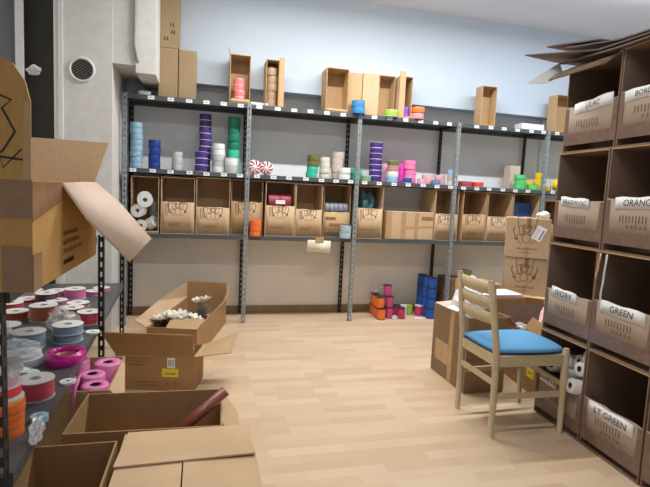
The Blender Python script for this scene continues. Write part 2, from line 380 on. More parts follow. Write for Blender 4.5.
# ------------------------------------------------------------------ cartons
def carton(name, label, loc, rz, wd, dp, ht, front=0.25, mat='kA', t=0.005, gap=0.0, inner='kI', group=None, top=True, cat='carton', outer=None):
    """a carton stood on end, open at the front above a low front panel; local front faces -y, x runs 0..wd"""
    r = thing(name, label, cat, loc, rz, group)
    b = MB()
    b.box((0, 0, 0), (wd, dp, t)); b.box((0, dp - t, t), (wd, dp, ht)); b.box((0, 0, t), (t, dp - t, ht)); b.box((wd - t, 0, t), (wd, dp - t, ht))
    if top: b.box((t, 0, ht - t), (wd - t, dp - t, ht))
    # inner liner of the board
    e = 0.0006
    b.panel([(t, dp - t - e, t), (wd - t, dp - t - e, t), (wd - t, dp - t - e, ht - t), (t, dp - t - e, ht - t)], e * 0.5, 1)
    b.panel([(t + e, 0.003, t), (t + e, dp - t, t), (t + e, dp - t, ht - t), (t + e, 0.003, ht - t)][::1], e * 0.5, 1)
    b.panel([(wd - t - e, dp - t, t), (wd - t - e, 0.003, t), (wd - t - e, 0.003, ht - t), (wd - t - e, dp - t, ht - t)], e * 0.5, 1)
    if top: b.panel([(t, 0.003, ht - t - e), (t, dp - t, ht - t - e), (wd - t, dp - t, ht - t - e), (wd - t, 0.003, ht - t - e)], e * 0.5, 1)
    b.build('body', [M[mat], M[mat]], r)
    if front > 0:
        f = MB(); n = 8; rows_b = []; rows_t = []
        for i in range(n + 1):
            u = t + (wd - 2 * t) * i / n
            rows_b.append((u, 0.0, t + gap)); rows_t.append((u, 0.0, front + rnd.uniform(-0.004, 0.004)))
        f.sheet([rows_t, rows_b], t * 0.8, 0, 0)
        f.build('front_panel', M[outer or mat], r, fix=True)
    return r
FN = lambda off: (lambda x, z: Vector((x, off, z)))
def crest_front(r, wd, front, seed, word=None, wsize=0.035, shear=0.15, mat='ink'):
    b = MB()
    crest(b, wd * 0.5, front * 0.80, wd * 0.52, FN(-0.0012), 0.0026, top=front - 0.006, seed=seed)
    rr = random.Random(seed)
    for k in range(3):
        x = wd * (0.13 + 0.05 * k); b.stroke([(x, front - 0.01), (x + 0.002, front * (0.55 + 0.1 * rr.random()))], 0.0045, 0, FN(-0.0012))
    b.build('crest_print', M['crest'], r)
    if word: text(word, wsize, M['print'], r, front_mtx(wd * 0.42, -0.0014, front * 0.30, rr.uniform(-0.03, 0.05)), shear=shear, name='handwriting')
SH = HT[0]
low = [  # x0, x1, height, front panel, word, label
    (0.047, 0.268, 0.475, 0.02, None, 'open brown carton of white ribbon reels at the left end of lower shelf'),
    (0.284, 0.560, 0.480, 0.270, 'NAVY', 'second shelf carton from the left post, cut-down front handwritten NAVY'),
    (0.572, 0.858, 0.492, 0.238, 'Yellow', 'third shelf carton from the left post, low front handwritten Yellow'),
    (0.870, 1.148, 0.490, 0.296, 'P', 'shelf carton directly behind the second grey post, beside orange rolls'),
    (1.169, 1.438, 0.486, 0.274, 'Burgundy', 'shelf carton holding burgundy rolls, with crest on its front'),
    (1.442, 1.690, 0.482, 0.252, 'RUST', 'empty shelf carton between burgundy and grey roll cartons'),
    (1.714, 1.972, 0.488, 0.236, None, 'taped shelf carton holding a row of slate grey rolls'),
    (2.024, 2.279, 0.492, 0.285, 'Dark Teal', 'shelf carton of crumpled teal plastic, right of the middle post'),
    (2.819, 3.068, 0.494, 0.260, 'PEACH', 'shelf carton just left of the fourth post, beside the closed lying carton'),
    (3.118, 3.380, 0.494, 0.266, 'Green', 'shelf carton just right of the fourth post, crest on front'),
    (3.392, 3.667, 0.494, 0.252, 'Blue Green', 'shelf carton second to the right of the fourth post, dark inside'),
    (3.681, 3.985, 0.494, 0.262, None, 'shelf carton with navy blue contents behind the crest cartons'),
    (4.05, 4.33, 0.440, 0.200, None, 'rightmost brown shelf carton beyond the fifth post'),
]
LOW = []
for k, (x0, x1, ht, fr, word, lab) in enumerate(low):
    y0 = {3: 0.062, 6: 0.072}.get(k, 0.024)
    r = carton('carton', lab, (x0, y0, SH + 0.0005), 0, x1 - x0, 0.359 - y0, ht, fr, 'kB' if k % 3 else 'kA', group='cartons stood open on the lower shelf')
    LOW.append(r)
    if fr > 0.1 and k not in (6,): crest_front(r, x1 - x0, fr, 100 + k, word, 0.042 if word and len(word) < 8 else 0.032)
b = MB()
for (a0, z0, a1, z1) in ((0.02, 0.05, 0.2, 0.075), (0.06, 0.10, 0.24, 0.13), (0.02, 0.16, 0.12, 0.19)): b.box((a0, -0.0012, z0), (a1, -0.0004, z1))
b.build('tape_and_edge_strip', M['tape'], LOW[6])

# closed taped carton lying on the lower shelf
def closed(name, label, loc, rz, wd, dp, ht, mat='kA', group=None, cat='carton'):
    r = thing(name, label, cat, loc, rz, group)
    b = MB().box((0, 0, 0), (wd, dp, ht)); o = b.build('body', M[mat], r)
    md = o.modifiers.new('soft edge', 'BEVEL'); md.width = 0.005; md.segments = 2
    return r
def tape(r, pts, mat='tape', name='tape_and_edge_strip'):
    return MB().panel(pts, 0.0006).build(name, M[mat], r)
r = closed('carton', 'closed carton lying on the lower shelf, striped with pale tape', (2.322, 0.024, SH + 0.0005), 0, 0.488, 0.33, 0.268, 'kB')
for a0, a1 in ((0.0, 0.055), (0.15, 0.20), (0.29, 0.33)): tape(r, [(a0, -0.001, 0.004), (a1, -0.001, 0.004), (a1, -0.001, 0.264), (a0, -0.001, 0.264)], 'tape_edge_l')
tape(r, [(0.2, -0.0012, 0.10), (0.485, -0.0012, 0.115), (0.485, -0.0012, 0.14), (0.2, -0.0012, 0.125)], 'tape_edge_l')
tape(r, [(0.36, -0.0013, 0.19), (0.48, -0.0013, 0.19), (0.48, -0.0013, 0.225), (0.36, -0.0013, 0.225)], 'tape')

# cartons along the top shelf
T0 = HT[2] + 0.0008
gt = 'cartons along the top shelf'
closed('carton', 'lower of two tall closed cartons stacked at the left on the top shelf', (0.252, 0.025, T0), 0, 0.152, 0.19, 0.394, 'kG', gt)
r = closed('carton', 'upper stacked carton near the ceiling beam, scribbled with dark marks', (0.262, 0.027, T0 + 0.395), 0.02, 0.152, 0.19, 0.44, 'kG', gt)
b = MB()
for (x, z, s) in ((0.09, 0.17, 1), (0.10, 0.11, 1), (0.045, 0.055, 1)): squiggle(b, x - 0.018, z, 0.04, 0.04, 2, FN(-0.0012), 0.004, int(x * 1000))
b.build('handwriting', M['ink'], r)
closed('carton', 'single closed brown carton standing right of the stacked pair on top shelf', (0.410, 0.03, T0), 0, 0.144, 0.18, 0.394, 'kG', gt)
rC = carton('carton', 'open top shelf carton with coral rolls stacked inside', (0.830, 0.02, T0), 0, 0.172, 0.19, 0.405, 0.035, 'kA', group=gt)
MB().panel([(0.0, 0.0, 0.40), (0.005, 0.09, 0.40), (-0.004, 0.09, 0.47), (-0.012, 0.0, 0.455)], 0.005).build('flap', M['kC'], rC)
rD = carton('carton', 'open top shelf carton holding five tan rolls, flap folded right', (1.137, 0.02, T0), 0, 0.115, 0.19, 0.395, 0.0, 'kA', group=gt)
MB().box((0.0, 0, 0), (0.042, 0.02, 0.42), at=(0.116, -0.0, 0.0)).build('flap', M['kA'], rD)
rE = carton('carton', 'open top shelf carton behind the third post, leftmost of the row of five', (1.676, 0.02, T0), 0, 0.205, 0.19, 0.385, 0.03, 'kA', inner='kA', group=gt)
closed('carton', 'closed kraft carton right behind the two azure rolls on top shelf', (1.890, 0.080, T0), 0, 0.138, 0.145, 0.378, 'kA', gt)
closed('carton', 'closed kraft carton, middle one of the row of five on top', (2.034, 0.078, T0), 0, 0.157, 0.148, 0.388, 'kB', gt)
carton('carton', 'open empty top shelf carton above the lime green roll', (2.195, 0.085, T0), 0, 0.158, 0.14, 0.385, 0.0, 'kA', inner='kC', group=gt)
rE5 = carton('carton', 'narrow top shelf carton with purple rolls and a standing flap', (2.375, 0.035, T0), 0, 0.135, 0.185, 0.385, 0.02, 'kB', group=gt)
MB().box((0.0, -0.012, 0.0), (0.056, -0.002, 0.425)).build('flap', M['kA'], rE5)
carton('carton', 'lone open carton on the top shelf right of the fourth post', (3.225, 0.01, T0), 0, 0.160, 0.12, 0.375, 0.01, 'kA', inner='kB', group=gt)
carton('carton', 'open carton at the right end of the top shelf', (4.07, 0.01, T0), 0, 0.23, 0.13, 0.37, 0.0, 'kA', inner='kE', group=gt)
b = MB().box((0, 0, 0), (0.26, 0.12, 0.07)); r = b.build('foam_block', M['white']); r.location = (3.74, 0.08, T0)
tag(r, 'low white block on the top shelf left of the end carton', 'block')
r = MB().box((0, 0, 0), (0.09, 0.1, 0.035)).build('card_slip', M['white']); r.location = (0.1, 0.04, T0); tag(r, 'small white card slip lying at the left end of top shelf', 'card')
r = MB().box((0, 0, 0), (0.16, 0.14, 0.03)).build('paper_bundle', M['white']); r.location = (1.012, 0.06, T0); r.rotation_euler = (0, 0, 0.02)
tag(r, 'flat white paper bundle between coral and tan roll cartons', 'paper')

# ------------------------------------------------------------------ ribbon rolls
def roll_meshes():
    A = MB().lathe([(0.36, 0.03), (0.955, 0.03), (0.975, 0.12), (0.98, 0.5), (0.975, 0.88), (0.955, 0.97), (0.36, 0.97)], 22)
    B = MB()
    for z0 in (0.0, 0.955): B.lathe([(0.34, z0), (1.0, z0), (1.0, z0 + 0.045), (0.34, z0 + 0.045)], 22, smooth=False)
    B.lathe([(0.34, 0.045), (0.34, 0.955)], 22); B.lathe([(0.30, 0.0), (0.30, 1.0)], 22); B.lathe([(0.30, 1.0), (0.34, 1.0)], 22, smooth=False)
    return A.mesh('ribbon', RIB['white']), B.mesh('spool', M['core'])
RM, SM = roll_meshes()
def ring_mesh():
    # reel with many wraps: grooved side
    prof = [(0.30, 0.04)]
    n = 6
    for i in range(n):
        z0 = 0.04 + 0.92 * i / n; z1 = 0.04 + 0.92 * (i + 1) / n
        prof += [(0.87, z0 + 0.005), (0.965, z0 + 0.045), (0.965, z1 - 0.045), (0.87, z1 - 0.005)]
    prof += [(0.30, 0.96)]
    return MB().lathe(prof, 26).mesh('ribbon', RIB['white'])
GM = ring_mesh()
def roll(label, x, y, z, r, h, colour, spool='core', group=None, name='ribbon_roll', rot=(0, 0, 0), grooved=False, cat='ribbon roll'):
    t = thing(name, label, cat, (x, y, z), 0, group)
    t.rotation_euler = rot; t.scale = (r, r, h)
    for nm, me, mt in (('ribbon', GM if grooved else RM, RIB[colour]), ('spool', SM, RIB.get(spool) or M[spool])):
        o = link(nm, me, t); o.material_slots[0].link = 'OBJECT'; o.material_slots[0].material = mt
    return t
ORD = ['lowest', 'second from the bottom', 'third from the bottom', 'fourth from the bottom', 'fifth from the bottom', 'sixth from the bottom', 'seventh from the bottom', 'eighth from the bottom', 'ninth from the bottom']
def stack(colours, where, x, y, z, r, h, spool='core', group='ribbon rolls on the middle shelf', jit=0.004, grooved=False, lean=0.0):
    n = len(colours)
    for i, c in enumerate(colours):
        o = ORD[i] if i < n - 1 or n == 1 else 'top one'
        if n == 1: lab = f'{c} ribbon roll {where}'
        else: lab = f'{c} ribbon roll, {o} in the stack {where}'
        sp = c if spool == 'same' else spool
        roll(lab, x + rnd.uniform(-jit, jit) + lean * i, y + rnd.uniform(-jit, jit), z + i * h, r * rnd.uniform(0.98, 1.01), h - 0.0006, c, sp, group, rot=(0, 0, rnd.uniform(0, 6)), grooved=grooved)
Z1 = HT[1] + 0.0006
stack(['pale blue'] * 8, 'by the left post', 0.075, 0.12, Z1, 0.051, 0.0475, 'same')
stack(['royal blue'] * 4, 'of four', 0.222, 0.12, Z1, 0.050, 0.061, 'same')
stack(['silver grey'] * 3, 'of three', 0.405, 0.10, Z1, 0.048, 0.052, 'white')
stack(['violet'] * 9, 'of nine', 0.636, 0.20, Z1, 0.054, 0.0565)
stack(['violet'] * 3, 'of three', 0.608, 0.075, Z1, 0.054, 0.057)
stack(['white', 'silver grey', 'silver grey', 'white', 'white'], 'right of violet', 0.752, 0.10, Z1, 0.055, 0.050, 'white')
stack(['mint'] * 3 + ['emerald'] * 4, 'near the second post', 0.888, 0.20, Z1, 0.056, 0.0715, 'same')
stack(['silver grey', 'white'], 'before the green', 0.866, 0.07, Z1, 0.062, 0.066, 'white')
# striped peppermint-like reels on edge
def candy(label, x, y, r, rz):
    t = thing('striped_reel', label, 'ribbon reel', (x, y, Z1 + r), rz, 'striped reels on the middle shelf')
    MB().lathe([(0.2 * r, -0.02), (r * 0.97, -0.02), (r, -0.015), (r, 0.015), (r * 0.97, 0.02), (0.2 * r, 0.02)], 28, rot=rx).build('disc', M['white'], t)
    s = MB()
    for k in range(8):
        a0 = k * PI / 4; pts = []
        for q in range(7):
            rr = r * (0.28 + 0.69 * q / 6); a = a0 + 0.5 * q / 6; pts.append((rr, a))
        for (ra, aa), (rb, ab) in zip(pts, pts[1:]):
            q4 = [(ra, aa), (rb, ab), (rb, ab + 0.36), (ra, aa + 0.36)]
            s.add([(p[0] * math.cos(p[1]), -0.0206, p[0] * math.sin(p[1])) for p in q4], [(0, 1, 2, 3)])
    s.build('red_stripe', rib('stripe red', (0.45, 0.01, 0.03)), t)
    MB().lathe([(0.0, 0.0215), (0.2 * r, 0.0215), (0.2 * r, 0.0)], 16, rot=rx).build('hub', M['white'], t)
candy('red and white striped reel touching the second post', 1.062, 0.06, 0.064, 0.15)
candy('red and white striped reel, the right one of the pair', 1.168, 0.06, 0.060, -0.1)
stack(['mint', 'mint', 'olive', 'olive'], 'of mint and olive', 1.590, 0.09, Z1, 0.054, 0.0515, 'same', lean=0.004)
stack(['ivory'] * 4, 'of four', 1.716, 0.11, Z1, 0.048, 0.049)
stack(['beige'] * 4, 'by the black post', 1.850, 0.16, Z1, 0.058, 0.0635)
stack(['white'] * 2, 'of two before the beige', 1.893, 0.045, Z1, 0.056, 0.054, 'same')
stack(['mint'] * 2, 'of two behind the middle post', 2.022, 0.10, Z1, 0.058, 0.051, 'same')
stack(['sage green'], 'lying right of the middle post', 2.098, 0.06 - 0.0, Z1, 0.052, 0.045)
stack(['violet'] * 7, 'of seven', 2.218, 0.13, Z1, 0.062, 0.0525, 'white')
stack(['pale pink'] * 3, 'of three', 2.320, 0.20, Z1, 0.042, 0.060)
stack(['sky blue', 'white', 'rose brown', 'olive'], 'of mixed colours', 2.372, 0.065, Z1, 0.056, 0.0505)
stack(['magenta'] * 3, 'of three', 2.480, 0.15, Z1, 0.040, 0.0615, 'same')
stack(['pink'] * 5, 'of five', 2.585, 0.15, Z1, 0.061, 0.0445, 'same', lean=-0.002)
stack(['navy'], 'lying in front of the pink stack', 2.516, 0.048, Z1, 0.045, 0.050)
stack(['pale pink'], 'lying right of the pink stack', 2.672, 0.07, Z1, 0.044, 0.050)
stack(['dusty pink'] * 2, 'left of the black post', 2.770, 0.15, Z1, 0.056, 0.047)
stack(['dusty pink'] * 2, 'right of the black post', 2.915, 0.16, Z1, 0.056, 0.050)
stack(['steel blue'], 'lying in front of dusty pink ones', 2.822, 0.055, Z1, 0.045, 0.040)
stack(['white', 'beige', 'sky blue'], 'by the fourth post', 3.040, 0.16, Z1, 0.040, 0.053)
stack(['dark red'], 'lying right of the fourth post', 3.165, 0.10, Z1, 0.072, 0.050)
stack(['dusty pink'], 'half hidden between two red rolls', 3.222, 0.24, Z1, 0.050, 0.048)
stack(['red'], 'lying second right of the fourth post', 3.292, 0.07, Z1, 0.056, 0.048)
stack(['bright green'] * 3, 'of three', 3.772, 0.08, Z1, 0.060, 0.049, 'same')
stack(['bright green'], 'lying single before the yellow rolls', 3.912, 0.062, Z1, 0.060, 0.050, 'same')
stack(['white', 'yellow'], 'behind the single green roll', 3.945, 0.19, Z1, 0.056, 0.048, 'same')
stack(['yellow'] * 3, 'by the fifth post', 4.050, 0.15, Z1, 0.046, 0.062, 'same')
stack(['yellow'], 'lying small right of the fifth post', 4.090, 0.055, Z1, 0.026, 0.05, 'same')
roll('yellow ribbon roll tilted on edge at the right end', 4.19, 0.09, Z1 + 0.068, 0.058, 0.06, 'yellow', 'core', 'ribbon rolls on the middle shelf', rot=(PI / 2, 0.3, 0.5))
stack(['olive'], 'lying dark beneath the tilted yellow roll', 4.185, 0.20, Z1, 0.05, 0.05, 'corek')
r = closed('carton', 'small beige carton on the middle shelf behind bright green rolls', (3.735, 0.2, Z1), 0, 0.12, 0.12, 0.245, 'kE')

gtop = 'ribbon rolls on the top shelf'
stack(['coral'] * 4, 'inside the top shelf carton', 0.915, 0.085, T0 + 0.0056, 0.052, 0.052, 'white', gtop)
stack(['tan'] * 5, 'inside the narrow open carton', 1.195, 0.10, T0 + 0.0056, 0.050, 0.066, 'same', gtop)
stack(['azure'] * 2, 'before the closed cartons', 1.978, 0.012, T0, 0.062, 0.057, 'same', gtop)
stack(['lime'], 'lying before the open empty carton', 2.297, 0.014, T0, 0.066, 0.060, 'white', gtop)
stack(['purple'] * 2, 'inside the flapped carton', 2.466, 0.085, T0 + 0.0056, 0.036, 0.055, 'same', gtop)
stack(['salmon', 'orange'], 'right of the flapped carton', 2.578, 0.05, T0, 0.066, 0.060, 'corek', gtop)
gl = 'ribbon rolls on the lower shelf edge'
stack(['orange'] * 3, 'before the second post carton', 1.084, 0.008, SH + 0.0006, 0.050, 0.047, 'same', gl)
stack(['powder blue'] * 2, 'before the taped carton', 1.918, 0.012, SH + 0.0006, 0.055, 0.058, 'same', gl)
# contents of the lower cartons
zc = SH + 0.0062
roll('white reel facing out, upper one in the leftmost shelf carton', 0.150, 0.07, zc + 0.285, 0.062, 0.09, 'white', 'white', 'white reels in the leftmost carton', rot=(PI / 2 + 0.12, 0, 0.15))
roll('white reel facing out, left one in the leftmost shelf carton', 0.115, 0.07, zc + 0.185, 0.055, 0.07, 'white', 'white', 'white reels in the leftmost carton', rot=(PI / 2 + 0.05, 0, -0.2))
roll('white reel tipped over, lowest in the leftmost shelf carton', 0.185, 0.11, zc + 0.062, 0.052, 0.07, 'white', 'core', 'white reels in the leftmost carton', rot=(PI / 2 - 0.5, 0.2, 0.9))
roll('yellow reel peeking out low in the leftmost shelf carton', 0.118, 0.10, zc + 0.055, 0.05, 0.05, 'yellow', 'core', 'white reels in the leftmost carton', rot=(PI / 2, 0, 0.1))
for i in range(5):
    roll(f'silver grey ribbon roll, {ORD[i] if i < 4 else "top one"} in the leftmost carton stack', 0.215, 0.24, zc + i * 0.052, 0.042, 0.051, 'silver grey', 'core', 'grey rolls in the leftmost carton')
for i in range(2):
    roll(f'burgundy ribbon roll on edge, {"left" if i == 0 else "right"} one in its carton', 1.20 + 0.105 * i, 0.13, zc + 0.30, 0.082, 0.10, 'burgundy', 'burgundy', 'burgundy rolls in their carton', rot=(0, PI / 2, 0))
b = MB().box((1.195, 0.13, zc), (1.41, 0.3, zc + 0.212)); tag(b.build('ribbon_pack', RIB['burgundy']), 'burgundy ribbon pack beneath the burgundy rolls in their carton', 'ribbon pack')
r = MB().box((0, -0.001, 0), (0.085, 0, 0.035)).build('paper_label', M['white'], loc=(1.262, 0.044, zc + 0.285)); tag(r, 'white paper label stuck on the burgundy rolls', 'label')
b = MB().box((1.728, 0.12, zc), (1.958, 0.32, zc + 0.20)); tag(b.build('ribbon_pack', RIB['slate']), 'slate ribbon pack under the slate rolls in taped carton', 'ribbon pack')
for i in range(5):
    roll(f'slate ribbon roll on edge, {["leftmost", "second", "middle", "fourth", "rightmost"][i]} of the row in taped carton', 1.732 + 0.044 * i, 0.14, zc + 0.262, 0.060, 0.042, 'slate', 'slate', 'slate rolls in the taped carton', rot=(0, PI / 2, 0))
def crumple(name, label, cat, loc, sx, sy, sz, mat, seed, sub=3, amp=0.45, group=None):
    bm = bmesh.new(); bmesh.ops.create_icosphere(bm, subdivisions=sub, radius=1.0)
    for v_ in bm.verts:
        q = v_.co * 1.9 + Vector((seed * 3.1, seed * 1.7, 0)); d = noise.noise(q) * amp + noise.noise(q * 2.7) * amp * 0.5
        c = v_.co * (1 + d); v_.co = Vector((c.x * sx, c.y * sy, max(c.z, -0.75) * sz))
    mz = min(v_.co.z for v_ in bm.verts)
    for v_ in bm.verts: v_.co.z -= mz
    me = bpy.data.meshes.new(name); bm.to_mesh(me); bm.free(); me.materials.append(mat)
    o = bpy.data.objects.new(name, me); C.objects.link(o); o.location = loc
    return tag(o, label, cat, group)
crumple('plastic_wrap', 'crumpled teal plastic wrap heaped in a shelf carton', 'plastic wrap', (2.15, 0.17, zc), 0.085, 0.10, 0.24, RIB['teal'], 3)
b = MB().box((3.70, 0.12, zc), (3.96, 0.33, zc + 0.40)); tag(b.build('ribbon_pack', RIB['navy']), 'navy blue ribbon pack filling a right hand shelf carton', 'ribbon pack')

# note taped to the shelf lip
n_ = thing('paper_note', 'cream paper note hanging from the lower shelf lip', 'note', (1.555, -0.006, 0.65))
MB().sheet([[(0.0, 0, 0.012), (0.11, 0.004, 0.006), (0.222, 0, 0.0)], [(0.003, 0, 0.118), (0.11, 0.002, 0.117), (0.222, 0, 0.112)]], 0.0008).build('sheet', M['cream'], n_, fix=True)
MB().box((0.075, -0.002, 0.095), (0.155, -0.0004, 0.148)).build('tape', M['tape_edge_l'], n_)
b = MB()
for zz in (0.095, 0.08): squiggle(b, 0.02, zz, 0.09, 0.008, 9, FN(-0.0018), 0.001, 5)
b.build('handwriting', M['print'], n_)

# ------------------------------------------------------------------ floor under the shelves: upright rolls
def cone_mesh():
    A = MB().lathe([(0.30, 0.03), (0.93, 0.03), (0.95, 0.1), (0.95, 0.9), (0.93, 0.97), (0.30, 0.97)], 22)
    B = MB()
    for z0 in (0.0, 0.955): B.lathe([(0.28, z0), (1.0, z0), (1.0, z0 + 0.045), (0.28, z0 + 0.045)], 22, smooth=False)
    B.lathe([(0.28, 0.0), (0.28, 1.0)], 22)
    return A.mesh('ribbon', RIB['white']), B.mesh('spool', M['core'])
CMR, CMS = cone_mesh()
def bobbin(label, x, y, z, r, h, colour, spool='corek', group=None, rot=(0, 0, 0)):
    t = thing('ribbon_spool', label, 'ribbon spool', (x, y, z), 0, group); t.scale = (r, r, h); t.rotation_euler = rot
    for nm, me, mt in (('ribbon', CMR, RIB[colour]), ('spool', CMS, RIB.get(spool) or M[spool])):
        o = link(nm, me, t); o.material_slots[0].link = 'OBJECT'; o.material_slots[0].material = mt
go = 'orange spools under the lower shelf'
ordn = ['front', 'second', 'third', 'back']
for i in range(4):
    bobbin(f'orange ribbon spool on the floor, {ordn[i]} of the bottom row', 2.338 + 0.003 * i, 0.06 + 0.086 * i, 0, 0.042, 0.108, 'orange', 'corek', go)
for i in range(3):
    bobbin(f'orange ribbon spool in the upper row, {["front", "middle", "back"][i]} one', 2.330 + 0.003 * i, 0.085 + 0.086 * i, 0.1086, 0.042, 0.108, 'orange', 'corek', go)
gp = 'pink spools under the lower shelf'
bobbin('hot pink ribbon spool on the floor beside the orange row', 2.440, 0.11, 0, 0.042, 0.108, 'hot pink', 'corek', gp)
bobbin('hot pink ribbon spool, middle of the pink pile by the orange', 2.436, 0.115, 0.1086, 0.042, 0.108, 'hot pink', 'corek', gp)
bobbin('dark pink ribbon spool topping the pile, highest of all', 2.420, 0.14, 0.2172, 0.042, 0.108, 'hot pink', 'corek', gp)
bobbin('raspberry ribbon spool on the floor, front one before the white', 2.556, 0.085, 0, 0.043, 0.105, 'raspberry', 'corek', gp)
bobbin('raspberry ribbon spool on the floor behind another raspberry one', 2.530, 0.19, 0, 0.043, 0.105, 'raspberry', 'corek', gp)
bobbin('white ribbon spool on the floor between raspberry and lime', 2.632, 0.20, 0, 0.036, 0.105, 'white', 'core', gp)
bobbin('lime green ribbon spool on the floor by the white spool', 2.710, 0.24, 0, 0.040, 0.095, 'lime', 'lime', gp)
bobbin('crimson ribbon spool on the floor left of the blue block', 2.785, 0.17, 0, 0.045, 0.108, 'raspberry', 'core', gp)
lay = ['bottom', 'second', 'third', 'top']; col_ = ['front', 'middle', 'back']
for j in range(4):
    for i in range(3):
        bobbin(f'cobalt blue spool, {lay[j]} layer of the blue block, {col_[i]} column', 2.866 - 0.010 * i, 0.07 + 0.1 * i, j * 0.1036, 0.046, 0.103, 'cobalt', 'corek', 'cobalt spools stacked in a block')
crumple('plastic_bag', 'clear plastic film crumpled beside the blue spool block', 'plastic film', (2.955, 0.06, 0), 0.035, 0.04, 0.05, M['film'], 5, 2)
crumple('plastic_bag', 'clear plastic film crumpled on top of the orange spools', 'plastic film', (2.36, 0.28, 0.2175), 0.07, 0.05, 0.045, M['film'], 6, 2)
crumple('plastic_bag', 'clear plastic film lying at the foot of the pink pile', 'plastic film', (2.465, 0.02, 0), 0.03, 0.018, 0.03, M['film'], 16, 2)
r = MB().panel([(2.69, 0.05, 0.004), (2.80, 0.03, 0.004), (2.81, 0.07, 0.004), (2.70, 0.10, 0.004)], 0.003).build('paper_scrap', M['white']); tag(r, 'white paper scrap on the floor before the lime spool', 'paper')
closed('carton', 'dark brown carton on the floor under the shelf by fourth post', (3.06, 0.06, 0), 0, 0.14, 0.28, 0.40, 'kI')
closed('carton', 'brown floor carton with a green box on it, behind chair', (3.21, 0.04, 0), 0, 0.22, 0.30, 0.385, 'kA')
r = MB().box((0, 0, 0), (0.09, 0.09, 0.10)).build('small_box', plain('green_card', (0.13, 0.18, 0.05), 0.7), loc=(3.22, 0.08, 0.3862)); tag(r, 'small green box under the lower shelf behind the chair back', 'box')

# ------------------------------------------------------------------ the chair
ch = thing('dining_chair', 'pale wooden ladder-back chair with blue upholstered seat', 'chair', (2.07, -2.06, 0))
def loc_(p): return (p[0] - 2.07, p[1] + 2.06, p[2])
PB = [(2.073, -1.894), (2.070, -2.231)]
for (x, y), (tx, ty) in zip(PB, [(2.038, -1.880), (2.026, -2.200)]):
    MB().tube([loc_((x, y, 0)), loc_((x + 0.002, y, 0.2)), loc_((x + 0.002, y + (ty - y) * 0.3, 0.45)), loc_((tx, ty, 0.79)), loc_((tx, ty, 0.797)), ], [0.0145, 0.0165, 0.0175, 0.0165, 0.012], 14).build('back_post', M['wood'], ch)
for (x, y) in [(2.491, -1.872), (2.466, -2.249)]:
    MB().tube([loc_((x, y, 0)), loc_((x - 0.003, y, 0.2)), loc_((x - 0.005, y, 0.448)), loc_((x - 0.005, y, 0.455))], [0.0135, 0.0165, 0.018, 0.014], 14).build('leg', M['wood'], ch)
for zt, zb in ((0.782, 0.727), (0.704, 0.652), (0.628, 0.575)):
    f = (zt - 0.45) / 0.34; rows = []
    def bx(z): k = (z - 0.45) / 0.34; return 2.073 - 0.040 * k
    for z in (zt, zb):
        row = []
        for i in range(13):
            u = i / 12; bow = -0.030 * math.sin(PI * u)
            row.append(loc_((bx(z) + 0.006 + bow, -1.889 - 0.325 * u + 0.008, z + (0.006 if z == zt else -0.0) * math.sin(PI * u) - 0.004)))
        rows.append(row)
    MB().sheet(rows, 0.014).build('slat', M['wood'], ch, fix=True)
def rail(name, a, b_, hh, th):
    a = Vector(loc_(a)); b_ = Vector(loc_(b_)); d = (b_ - a); L_ = d.length; ang = math.atan2(d.y, d.x)
    MB().box((0, -th / 2, -hh / 2), (L_, th / 2, hh / 2), rot=Matrix.Rotation(ang, 3, 'Z'), at=a).build(name, M['wood'], ch)
rail('seat_rail', (2.085, -2.234, 0.396), (2.452, -2.246, 0.396), 0.055, 0.02)
rail('seat_rail', (2.085, -1.892, 0.396), (2.474, -1.876, 0.396), 0.055, 0.02)
rail('seat_rail', (2.470, -2.235, 0.396), (2.486, -1.887, 0.396), 0.055, 0.02)
rail('seat_rail', (2.074, -2.216, 0.396), (2.074, -1.909, 0.396), 0.055, 0.02)
rail('stretcher', (2.085, -2.232, 0.214), (2.452, -2.247, 0.214), 0.028, 0.014)
rail('stretcher', (2.085, -1.893, 0.226), (2.476, -1.874, 0.226), 0.028, 0.014)
rail('stretcher', (2.466, -2.235, 0.262), (2.486, -1.887, 0.262), 0.026, 0.014)
rail('stretcher', (2.073, -2.216, 0.278), (2.073, -1.909, 0.278), 0.026, 0.014)
# seat pad: outline in plan, lofted with a domed top
out = []
pl = [(2.088, -2.220), (2.30, -2.244), (2.445, -2.232), (2.485, -2.16), (2.497, -2.06), (2.490, -1.96), (2.452, -1.893), (2.30, -1.882), (2.088, -1.905), (2.072, -1.95), (2.066, -2.06), (2.072, -2.17)]
P2 = []
for i in range(len(pl)):
    p0, p1, p2, p3 = [Vector(pl[(i + k) % len(pl)]) for k in (-1, 0, 1, 2)]
    for q in range(4):
        t_ = q / 4; P2.append(0.5 * ((2 * p1) + (p2 - p0) * t_ + (2 * p0 - 5 * p1 + 4 * p2 - p3) * t_ ** 2 + (3 * p1 - p0 - 3 * p2 + p3) * t_ ** 3))
cen = Vector((2.28, -2.06))
def seat(levels):
    b = MB(); n = len(P2); vs = []
    for (s_, z) in levels:
        vs += [loc_((*(cen + (p_ - cen) * s_), z)) for p_ in P2]
    fs = []
    for l in range(len(levels) - 1):
        for i in range(n): j = (i + 1) % n; fs.append((l * n + i, l * n + j, (l + 1) * n + j, (l + 1) * n + i))
    b.add(vs, fs, 0, True); k = (len(levels) - 1) * n
    b.add([], []); b.f.append([k + i for i in range(n)]); b.mi.append(0); b.sm.append(True)
    return b
seat([(0.97, 0.424), (1.0, 0.427), (1.0, 0.436)]).build('seat_base', M['navyseat'], ch)
seat([(0.995, 0.436), (1.0, 0.442), (0.985, 0.449), (0.9, 0.457), (0.6, 0.463), (0.25, 0.466)]).build('seat_pad', M['blueseat'], ch)

